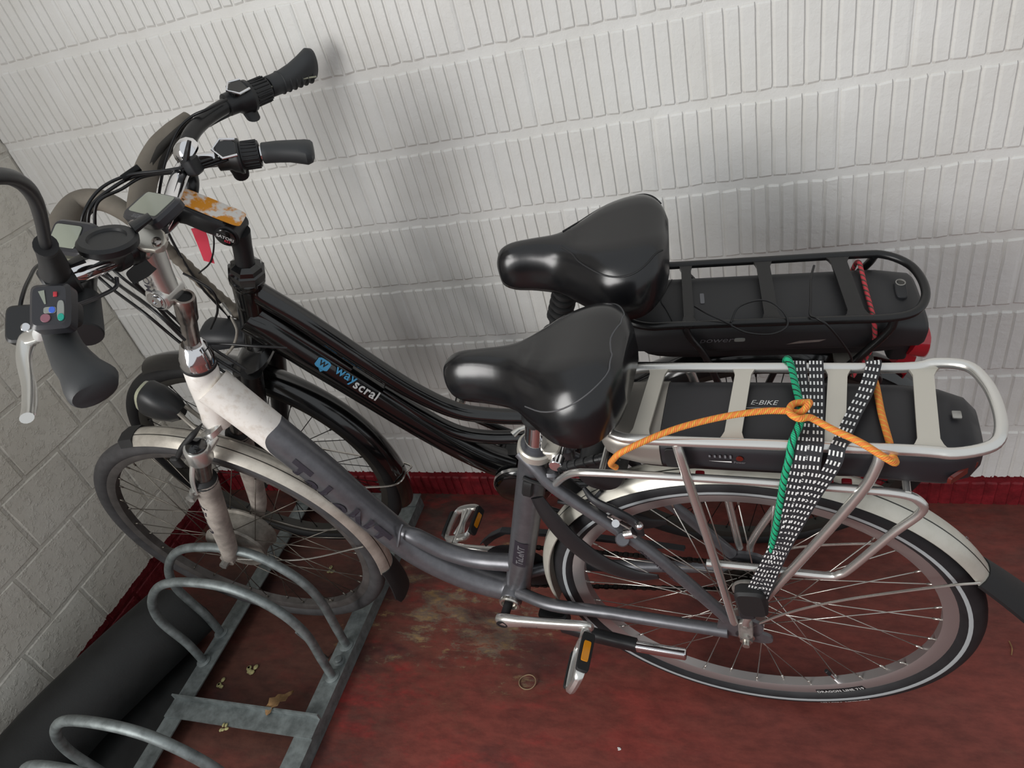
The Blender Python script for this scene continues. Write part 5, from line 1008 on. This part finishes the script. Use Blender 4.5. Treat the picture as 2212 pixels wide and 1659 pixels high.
m = MB(); m.loft([bs2(-0.245, 0.058, 0.832, 0.775), bs2(-0.236, 0.064, 0.836, 0.77), bs2(-0.18, 0.0665, 0.838, 0.768), bs2(0.0, 0.067, 0.838, 0.766), bs2(0.14, 0.067, 0.838, 0.764), bs2(0.16, 0.067, 0.837, 0.764), bs2(0.21, 0.066, 0.826, 0.766), bs2(0.217, 0.062, 0.82, 0.77)], 32); bt2 = m.build('battery', 'battery2', B2, 50)
m = MB(); m.rbox((0.186, 0.004, 0.834), (0.1, 1, 0), (1, -0.1, 0), (0, 0, 1), (0.02, 0.0085, 0.003), 0.001, 4); m.build('lock_cover', 'dark_plastic', bt2)
m = MB(); m.lathe((0.188, 0.018, 0.837), (0, 0, 1), [(0, 0.0075), (0.001, 0.0075), (0.001, 0.006), (0.0, 0.0058), (0, 0.001)], 20); m.build('lock_ring', 'alu_dull', bt2)
m = MB(); m.tube([(-0.185 + 0.018 * abs(y) / 0.05, y, 0.8386 - 0.004 * (abs(y) / 0.055) ** 4) for y in (-0.055, -0.04, -0.02, 0, 0.02, 0.04, 0.055)], 0.0007, 5); m.build('shell_joint', 'black_matt', bt2)
m = MB(); m.rbox((-0.118, 0.0, 0.8385), (1, 0, 0), (0, 1, 0), (0, 0, 1), (0.0035, 0.012, 0.0005), 0.0002, 8); m.build('label_mark', 'grey_print', bt2)
text('battery_lettering', 'power', 0.020, planar((-0.098, -0.0675, 0.805), (1, 0, 0), (0, -0.15, 1)), 'grey_print', bt2, thick=0.0, shear=0.2)
m = MB(); m.rbox((-0.062, -0.0668, 0.807), (1, 0, 0), (0, 0, 1), (0, 1, 0), (0.0085, 0.004, 0.0008), 0.0003, 4); m.build('power_button', 'grey_btn', bt2)
m = MB(); m.poly([(0.01, -0.0672, 0.793), (0.06, -0.0672, 0.797), (0.07, -0.0672, 0.802), (0.03, -0.0672, 0.8)]); m.build('scuff', 'alu_dull', bt2)
m = MB(); m.rbox((0.0, 0, 0.752), (1, 0, 0), (0, 1, 0), (0, 0, 1), (0.22, 0.045, 0.012), 0.003, 5); m.build('battery_rail', 'black_matt', B2)
m = MB(); m.loft([((0.215, 0, 0.74), (0, 0.04, 0), (0.006, 0, 0.022), 3), ((0.24, 0, 0.73), (0, 0.036, 0), (0.004, 0, 0.026), 3), ((0.247, 0, 0.715), (0, 0.028, 0), (0.003, 0, 0.02), 2.6)], 20); m.loft([((0.21, 0, 0.70), (0, 0.022, 0), (0.01, 0, 0.02), 3), ((0.232, 0, 0.672), (0, 0.022, 0), (0.006, 0, 0.03), 3), ((0.225, 0, 0.64), (0, 0.02, 0), (0.006, 0, 0.008), 3)], 16); tl2 = m.build('tail_lamp', 'red_lens', B2)
m = MB(); m.rbox((0.2, 0, 0.735), (1, 0, 0), (0, 1, 0), (0, 0, 1), (0.016, 0.034, 0.028), 0.004, 5); m.build('lamp_housing', 'black_matt', tl2)
m = MB(); m.rbox((0.13, -0.03, 0.72), (1, 0, 0.2), (0, 1, 0.2), (0, 0, 1), (0.03, 0.025, 0.003), 0.001, 5); m.build('sticker', 'battery_silver', B2)
# cranks
for s, b in ((-1, (-0.365, -0.09, 0.245)), (1, (-0.648, 0.09, 0.424))):
    m = MB(); A_ = V((-0.5, s * 0.082, 0.315)); B_ = V(b); d_ = (B_ - A_).normalized(); n_ = V((-d_.z, 0, d_.x)); m.loft([(A_ - d_ * 0.014, V((0, 0.006, 0)), n_ * 0.012), (A_, V((0, 0.009, 0)), n_ * 0.016), (A_.lerp(B_, 0.5), V((0, 0.007, 0)), n_ * 0.011), (B_, V((0, 0.007, 0)), n_ * 0.012), (B_ + d_ * 0.01, V((0, 0.005, 0)), n_ * 0.007)], 16); m.build('crank', 'black_paint', B2)
    if s > 0: pedal(B2, B_ + V((0, s * 0.008, 0)), (0, s, 0), (0.5, 0, 1), None)
m = MB(); both(lambda s: m.tube([(-0.5, 0.05, 0.315 + s * 0.06), (0, 0.05, HUB + s * 0.035)], 0.0042, 8, smooth=False)); m.lathe((-0.5, 0.048, 0.315), (0, 1, 0), [(0, 0.02), (0, 0.06), (0.004, 0.06), (0.004, 0.02)], 36); m.build('chain', 'chain', B2)

# ------------------------------------------------------------ things on the bikes
MB1, MB2 = B1.matrix_world.copy(), B2.matrix_world.copy()
def on1(p): return MB1 @ V(p)
def on2(p): return MB2 @ V(p)
def free(o, label, cat, group=None):
    """move a mesh's origin to its own lowest centre so that it stands as a thing of its own"""
    me = o.data; c = V((0, 0, 0))
    for v in me.vertices: c += v.co
    c /= max(1, len(me.vertices)); me.transform(Matrix.Translation(-c)); o.location = c; return tag(o, label, cat, group)
def cord(pts, r, mat, name, label, cat='cord', k=8, seg=10):
    m = MB(); m.tube(pts, r, seg, k); return free(m.build(name, mat, None, 60), label, cat)
zt = 0.862
kn = V((0.079, -0.043, zt + 0.014))
K = [on1(kn + V(q)) for q in ((0.0, 0.0, 0.0), (0.010, 0.010, 0.006), (0.006, 0.017, 0.0), (-0.008, 0.012, 0.002), (-0.012, -0.004, 0.004), (-0.002, -0.013, 0.003), (0.010, -0.008, 0.0))]
og = [on1(p) for p in ((-0.155, -0.073, 0.790), (-0.159, -0.079, 0.803), (-0.150, -0.092, 0.828), (-0.128, -0.1, 0.858), (-0.072, -0.074, 0.87), (-0.017, -0.052, 0.872), (0.032, -0.04, 0.873), (0.062, -0.038, 0.873))] + K + [on1(p) for p in ((0.098, -0.052, 0.871), (0.115, -0.064, 0.87), (0.143, -0.081, 0.868), (0.165, -0.093, 0.86), (0.177, -0.093, 0.85), (0.180, -0.084, 0.842), (0.178, -0.072, 0.840), (0.176, -0.055, 0.8425), (0.171, -0.009, 0.8425), (0.168, 0.045, 0.841), (0.164, 0.068, 0.837))]
cord(og, 0.0043, 'cord_orange', 'bungee_cord', 'orange and yellow bungee cord knotted across the silver carrier', k=6)
gn = [on1(p) for p in ((0.06, 0.081, 0.838), (0.061, 0.083, 0.848), (0.064, 0.074, 0.8575), (0.068, 0.06, 0.858), (0.074, 0.015, 0.862), (0.080, -0.028, 0.869), (0.081, -0.045, 0.870), (0.076, -0.062, 0.866), (0.070, -0.078, 0.860), (0.067, -0.088, 0.842), (0.062, -0.09, 0.81), (0.056, -0.0905, 0.755), (0.05, -0.091, 0.70), (0.043, -0.088, 0.645))]
cord(gn, 0.0046, 'cord_green', 'bungee_cord', 'green and black bungee cord hooked over the far rail of the silver carrier', k=6)
ST = thing('luggage_strap', 'black and white chequered triple luggage strap hanging from the silver carrier', 'strap', Matrix.Translation(on1((0.012, -0.09, 0.49))))
def sub(o):
    o.data.transform(ST.matrix_world.inverted()); o.parent = ST; return o
Y_ = -0.0905
for top, way, low in (((0.078, 0.056), (0.081, 0.02, 0.084, -0.03, 0.082), (0.080, 0.073, 0.062, 0.047, 0.020)), ((0.0985, 0.056), (0.099, 0.015, 0.098, -0.034, 0.098), (0.096, 0.089, 0.074, 0.055, 0.030)), ((0.166, 0.06), (0.155, 0.02, 0.140, -0.02, 0.128), (0.119, 0.102, 0.082, 0.058, 0.036))):
    pts = [(top[0], 0.078, 0.845), (top[0], 0.074, 0.8545), (top[0], 0.064, 0.855), (way[0], way[1], 0.853), (way[2], way[3], 0.853), (way[4] * 0.6 + low[0] * 0.4, -0.066, 0.8555), (low[0] * 0.9 + way[4] * 0.1, -0.0785, 0.8545), (low[0] - 0.002, Y_ + 0.003, 0.842), (low[0] * 0.5 + low[1] * 0.5, Y_, 0.822), (low[1] * 0.8 + low[2] * 0.2, Y_ - 0.001, 0.787), (low[2], Y_ - 0.001, 0.735), (low[3], Y_ - 0.001, 0.65), (low[4], Y_, 0.552), (low[4] - 0.006, Y_, 0.52)]
    wd = [(1, 0, 0)] * 6 + [(1, 0.0, 0.0)] * 8
    m = MB(); m.ribbon([on1(p) for p in pts], [MB1.to_3x3() @ V(w) for w in wd], 0.0175, 0.0016, 7); sub(m.build('strap_band', 'strap', None, 50))
m = MB(); m.rbox(on1((0.014, -0.091, 0.512)), MB1.to_3x3() @ V((1, 0, 0.12)), MB1.to_3x3() @ V((-0.12, 0, 1)), MB1.to_3x3() @ V((0, 1, 0)), (0.0225, 0.033, 0.011), 0.004, 5); sub(m.build('strap_block', 'black_rubber', None))
m = MB(); m.rbox(on1((0.006, -0.09, 0.472)), MB1.to_3x3() @ V((1, 0, 0.12)), MB1.to_3x3() @ V((-0.12, 0, 1)), MB1.to_3x3() @ V((0, 1, 0)), (0.012, 0.012, 0.006), 0.002, 5); sub(m.build('strap_hook', 'dark_plastic', None))
rd = [on2(p) for p in ((0.13, 0.079, 0.80), (0.134, 0.077, 0.83), (0.134, 0.064, 0.843), (0.134, 0.05, 0.8445), (0.132, 0.003, 0.8445), (0.131, -0.055, 0.8445), (0.131, -0.068, 0.842), (0.133, -0.0735, 0.832), (0.139, -0.0735, 0.80), (0.134, -0.074, 0.762), (0.118, -0.085, 0.73))]
cord(rd, 0.0036, 'cord_red', 'bungee_cord', 'red flecked bungee cord across the black carrier')
zc = Z2_ + 0.0082
cord([on2(p) for p in ((-0.133, -0.045, zc + 0.006), (-0.115, -0.062, zc + 0.006), (-0.09, -0.079, zc + 0.004), (-0.078, -0.083, zc - 0.002))], 0.0016, 'cable', 'cable_tie', 'black cable tie with long loose tail on the black carrier, nearest the saddle', 'tie')
cord([on2(p) for p in ((-0.08, -0.08, zc + 0.002), (-0.066, -0.056, zc + 0.012), (-0.03, -0.047, zc + 0.015), (-0.004, -0.06, zc + 0.006), (0.003, -0.086, zc - 0.002), (-0.02, -0.1, zc - 0.006), (-0.055, -0.096, zc - 0.006), (-0.08, -0.083, zc - 0.002))], 0.0015, 'cable', 'cable_tie', 'round looped black cable tie on the near rail of the black carrier', 'tie')
cord([on2(p) for p in ((0.056, 0.03, zc + 0.012), (0.047, 0.0, zc + 0.010), (0.04, -0.05, zc + 0.006), (0.037, -0.072, zc + 0.003), (0.045, -0.085, zc + 0.008), (0.061, -0.094, 0.858), (0.087, -0.096, 0.82), (0.105, -0.095, 0.785), (0.106, -0.093, 0.755))], 0.0019, 'cable', 'cable_tie', 'black cable tie curling off the black carrier beside the red cord', 'tie')
# padded lock sleeve draped over the black handlebar
LK = thing('chain_lock', 'grey brown fabric sleeved lock looped over the black handlebar', 'lock', Matrix.Translation(on2((-1.02, 0.05, 0.97))))
def sublk(o): o.data.transform(LK.matrix_world.inverted()); o.parent = LK; return o
A = [(-1.0050, 0.2134, 1.1350), (-1.0198, 0.1785, 1.1300), (-1.0412, 0.1465, 1.1200), (-1.0451, 0.0917, 1.1100), (-1.0290, 0.0244, 1.1000), (-1.0244, -0.0123, 1.0850)]
m = MB(); m.tube([on2(p) for p in A], [0.013, 0.019, 0.021, 0.021, 0.0205, 0.019], 16, 7); sublk(m.build('lock_sleeve', 'sleeve', None, 60))
A2 = [(-1.0153, -0.0226, 1.0800), (-1.0640, 0.0105, 1.0900), (-1.1143, 0.0324, 1.1000), (-1.1524, 0.0266, 1.1000), (-1.1598, -0.0104, 1.0950), (-1.1541, -0.0532, 1.0850), (-1.1515, -0.0822, 1.0700)]
m = MB(); m.tube([on2(p) for p in A2], [0.014, 0.016, 0.018, 0.021, 0.0225, 0.0225, 0.021], 16, 7); sublk(m.build('lock_sleeve', 'sleeve', None, 60))
for off in ((0.012, -0.016, 0.006), (0.016, -0.014, -0.004)):
    m = MB(); m.tube([on2(V(p) + V(off)) for p in A], [0.003, 0.006, 0.007, 0.007, 0.006, 0.004], 8, 7); sublk(m.build('sleeve_seam', 'sleeve_dark', None, 60))
m = MB(); m.tube([on2(V(p) + V((0.014, 0.006, -0.012))) for p in A2[1:]], [0.006, 0.008, 0.009, 0.008, 0.005], 8, 7); sublk(m.build('sleeve_seam', 'sleeve_dark', None, 60))
A3 = [(-1.0654, 0.0300, 1.0413), (-1.0581, 0.0350, 0.9977), (-1.0446, 0.0400, 0.9447), (-1.0337, 0.0450, 0.8816), (-1.0126, 0.0450, 0.8273), (-0.9989, 0.0450, 0.7942)]
m = MB(); P3 = cat_spline([on2(p) for p in A3], 10); m.tube(P3, [0.0115 + 0.0012 * math.sin(i * 1.9) for i in range(len(P3))], 14, 1, smooth=False); sublk(m.build('lock_sleeve', 'sleeve', None, 60))
# pink ribbon under the black stem
m = MB(); rp = [on2(p) for p in ((-0.9308, -0.0120, 1.0609), (-0.9308, -0.0140, 1.0472), (-0.9366, -0.0140, 1.0262), (-0.9442, -0.0160, 0.9920))]
m.ribbon(rp, [MB2.to_3x3() @ V((1, 0.1, 0.1)), MB2.to_3x3() @ V((1, 0.25, 0)), MB2.to_3x3() @ V((1, 0, 0.1)), MB2.to_3x3() @ V((1, -0.2, 0))], 0.021, 0.0008, 6); free(m.build('ribbon', 'pink', None, 60), 'short pink ribbon hanging beneath the black stem', 'ribbon')

# ------------------------------------------------------------ galvanised bike rack
RK = thing('bike_rack', 'galvanised floor bike rack with tubular hoops along the left wall', 'bike rack', Matrix.Translation((0.54, -0.9, 0)))
RI = Matrix.Translation((-0.54, 0.9, 0))
def rk(m, name, mat='galv', ang=35):
    o = m.build(name, mat, RK, ang); o.data.transform(RI); return o
for x, sgn in ((0.355, -1), (0.725, 1)):
    m = MB(); a = x - 0.024; b = x + 0.024; m.box((a, -1.75, 0.036), (b, -0.05, 0.040)); e = b if sgn > 0 else a; m.box((min(e, e - sgn * 0.004), -1.75, 0.002), (max(e, e - sgn * 0.004), -0.05, 0.036)); rk(m, 'rail')
for y in (-0.066, -0.755, -1.45):
    m = MB(); m.box((0.331, y - 0.024, 0.0405), (0.749, y + 0.024, 0.0445)); m.box((0.331, y + 0.02, 0.0445), (0.749, y + 0.024, 0.062)) if y < -0.5 else None; rk(m, 'cross_bar')
def hoop(y, h=0.385, x0=0.345, x1=0.728):
    cx = (x0 + x1) / 2 - 0.01; w = (x1 - x0) / 2 + 0.018
    pts = [(x0, y, 0.038), (x0 - 0.004, y, 0.12), (cx - w, y, h - w * 0.82), (cx - w * 0.86, y, h - w * 0.42), (cx - w * 0.5, y, h - w * 0.09), (cx, y, h), (cx + w * 0.5, y, h - w * 0.09), (cx + w * 0.86, y, h - w * 0.42), (cx + w, y, h - w * 0.82), (x1 + 0.004, y, 0.12), (x1, y, 0.038)]
    m = MB(); m.tube(pts, 0.0105, 14, 7); o = rk(m, 'hoop')
    for xx in (x0, x1):
        m = MB(); m.lathe((xx, y, 0.0398), (0, 0, 1), [(0, 0.018), (0.003, 0.018), (0.006, 0.012)], 16); rk(m, 'weld_collar')
    return o
for y, h_ in ((-0.548, 0.404), (-0.63, 0.385), (-0.945, 0.385), (-1.03, 0.385)): hoop(y, h_)
for y in (-0.59, -0.99):
    m = MB(); m.lathe((0.728, y, 0.040), (0, 0, 1), [(0, 0.015), (0.002, 0.015), (0.004, 0.010), (0.010, 0.010), (0.012, 0.007)], 12); rk(m, 'bolt')
for x in (0.372, 0.742):
    m = MB(); m.tube([(x, -0.31, 0.038), (x, -0.29, 0.10), (x, -0.26, 0.132), (x, -0.22, 0.10), (x, -0.2, 0.038)], 0.008, 10); rk(m, 'wheel_cradle')
m = MB(); m.cyl((0.665, -0.565, 0.0), (0.672, -0.6, 0.17), 0.0035, seg=8); rk(m, 'stray_rod')

# ------------------------------------------------------------ rolled mat, litter
MR = thing('rolled_mat', 'thick black rubber mat rolled up along the left wall', 'mat', Matrix.Translation((0.19, -0.95, 0)))
m = MB(); rg = []
y0, y1 = -0.535, -1.72
AXP = cat_spline([(0.236, -0.53, 0.101), (0.166, -0.73, 0.106), (0.113, -0.93, 0.108), (0.107, -1.25, 0.108), (0.107, -1.6, 0.108)], 6); RR = [0.1] * 25
for ii, yy in enumerate([y0 + (y1 - y0) * i / 24 for i in range(25)]):
    row = []
    bulge = 1 + 0.02 * math.sin(yy * 7.0)
    for j in range(60):
        t = j / 59; a = -0.6 + t * 2 * PI * 2.55; r = RR[ii] * (1.0 - 0.17 * t * 2.55) * bulge
        row.append((r, a))
    outer = [AXP[ii] + V((q * math.cos(a), 0, q * math.sin(a))) for q, a in row]
    inner = [AXP[ii] + V(((q - 0.006) * math.cos(a), 0, (q - 0.006) * math.sin(a))) for q, a in row[::-1]]
    rg.append(outer + inner)
m.quad_strip(rg, True, False, None, False)
for row in (rg[0], rg[-1]):
    for j in range(59): m.poly([row[j], row[j + 1], row[118 - j], row[119 - j]])
o = m.build('mat_roll', 'mat_black', MR, 45); o.data.transform(MR.matrix_world.inverted())
m = MB(); m.quad_strip([[V((0.12 + (0.326 - 0.12) * q / 10, yy, 0.006 + 0.02 * (1 - q / 10) ** 3 + 0.0015 * math.sin(yy * 11 + q))) for q in range(11)] + [V((0.326 - (0.326 - 0.12) * q / 10, yy, 0.001)) for q in range(11)] for yy in [-0.60 - 1.1 * i / 16 for i in range(17)]]); o = m.build('shadow_sheet', 'mat_black', MR, 45); o.data.transform(MR.matrix_world.inverted())  # black sheet added as the shadow on the floor between roll and rail
m = MB(); lp = []
for t in [i / 8 for i in range(9)]:
    lp.append([V((0.612 + 0.03 * t, -0.745 + 0.07 * t, 0.047 + 0.012 * math.sin(t * 5))) + V((0.016, -0.008, 0.004)) * (q * (math.sin(PI * min(1, t + 0.06)) ** 0.7) * (1.25 if int(t * 8) % 2 else 0.7)) + V((0, 0, 0.006)) * abs(q) for q in (-1, -0.5, 0, 0.5, 1)])
lp2 = [[p - V((0, 0, 0.0008)) for p in r] for r in lp]
m.quad_strip([a + b[::-1] for a, b in zip(lp, lp2)]); free(m.build('dry_leaf', 'leaf', None, 60), 'curled dry brown leaf lying against the rack cross bar', 'leaf')
def crumb(p, s, label, mat='crumb', cat='litter'):
    m = MB(); rnd = random.Random(int(p[0] * 1000)); 
    for i in range(5):
        c = V(p) + V((rnd.uniform(-s, s), rnd.uniform(-s, s), s * 0.25)); m.loft([(c + V((0, 0, -s * 0.24)), V((s * 0.5, s * rnd.uniform(-.3, .3), 0)), V((0, s * 0.4, 0))), (c, V((s * rnd.uniform(.4, .8), s * .2, s * .1)), V((-s * .2, s * rnd.uniform(.4, .7), 0))), (c + V((s * .1, 0, s * 0.3)), V((s * 0.3, 0, 0)), V((0, s * 0.3, 0)))], 7)
    return free(m.build('crumpled_scrap', mat, None, 50), label, cat)
crumb((0.463, -0.615, 0.0), 0.012, 'larger pale yellow scrap on the floor inside the rack'); crumb((0.40, -0.662, 0.0), 0.010, 'smaller pale yellow scrap inside the rack, nearest the rolled mat')
crumb((0.515, -0.786, 0.0445), 0.008, 'pale scrap resting on top of the rack cross bar'); crumb((0.545, -0.30, 0.0), 0.009, 'yellowish scrap on the floor under the silver front wheel')
crumb((1.42, -0.69, 0.0), 0.003, 'tiny white speck on the red floor below the pedals', 'white_print')
m = MB(); m.tube([(1.197 + 0.02 * math.cos(a), -0.571 + 0.017 * math.sin(a), 0.0022 + 0.004 * max(0, math.sin(a + 1))) for a in [2 * PI * i / 12 for i in range(12)]], 0.0013, 7, 4, True); free(m.build('rubber_band', 'ring_band', None, 60), 'small tan rubber band lying on the red floor in front of the pedal', 'rubber band')
m = MB(); m.tube([(2.1778, -0.3731, 0.0020), (2.1780, -0.3899, 0.0040), (2.1739, -0.4044, 0.0020)], 0.0012, 6); free(m.build('twig', 'leaf', None, 60), 'tiny dry straw on the red floor at the right edge', 'twig')
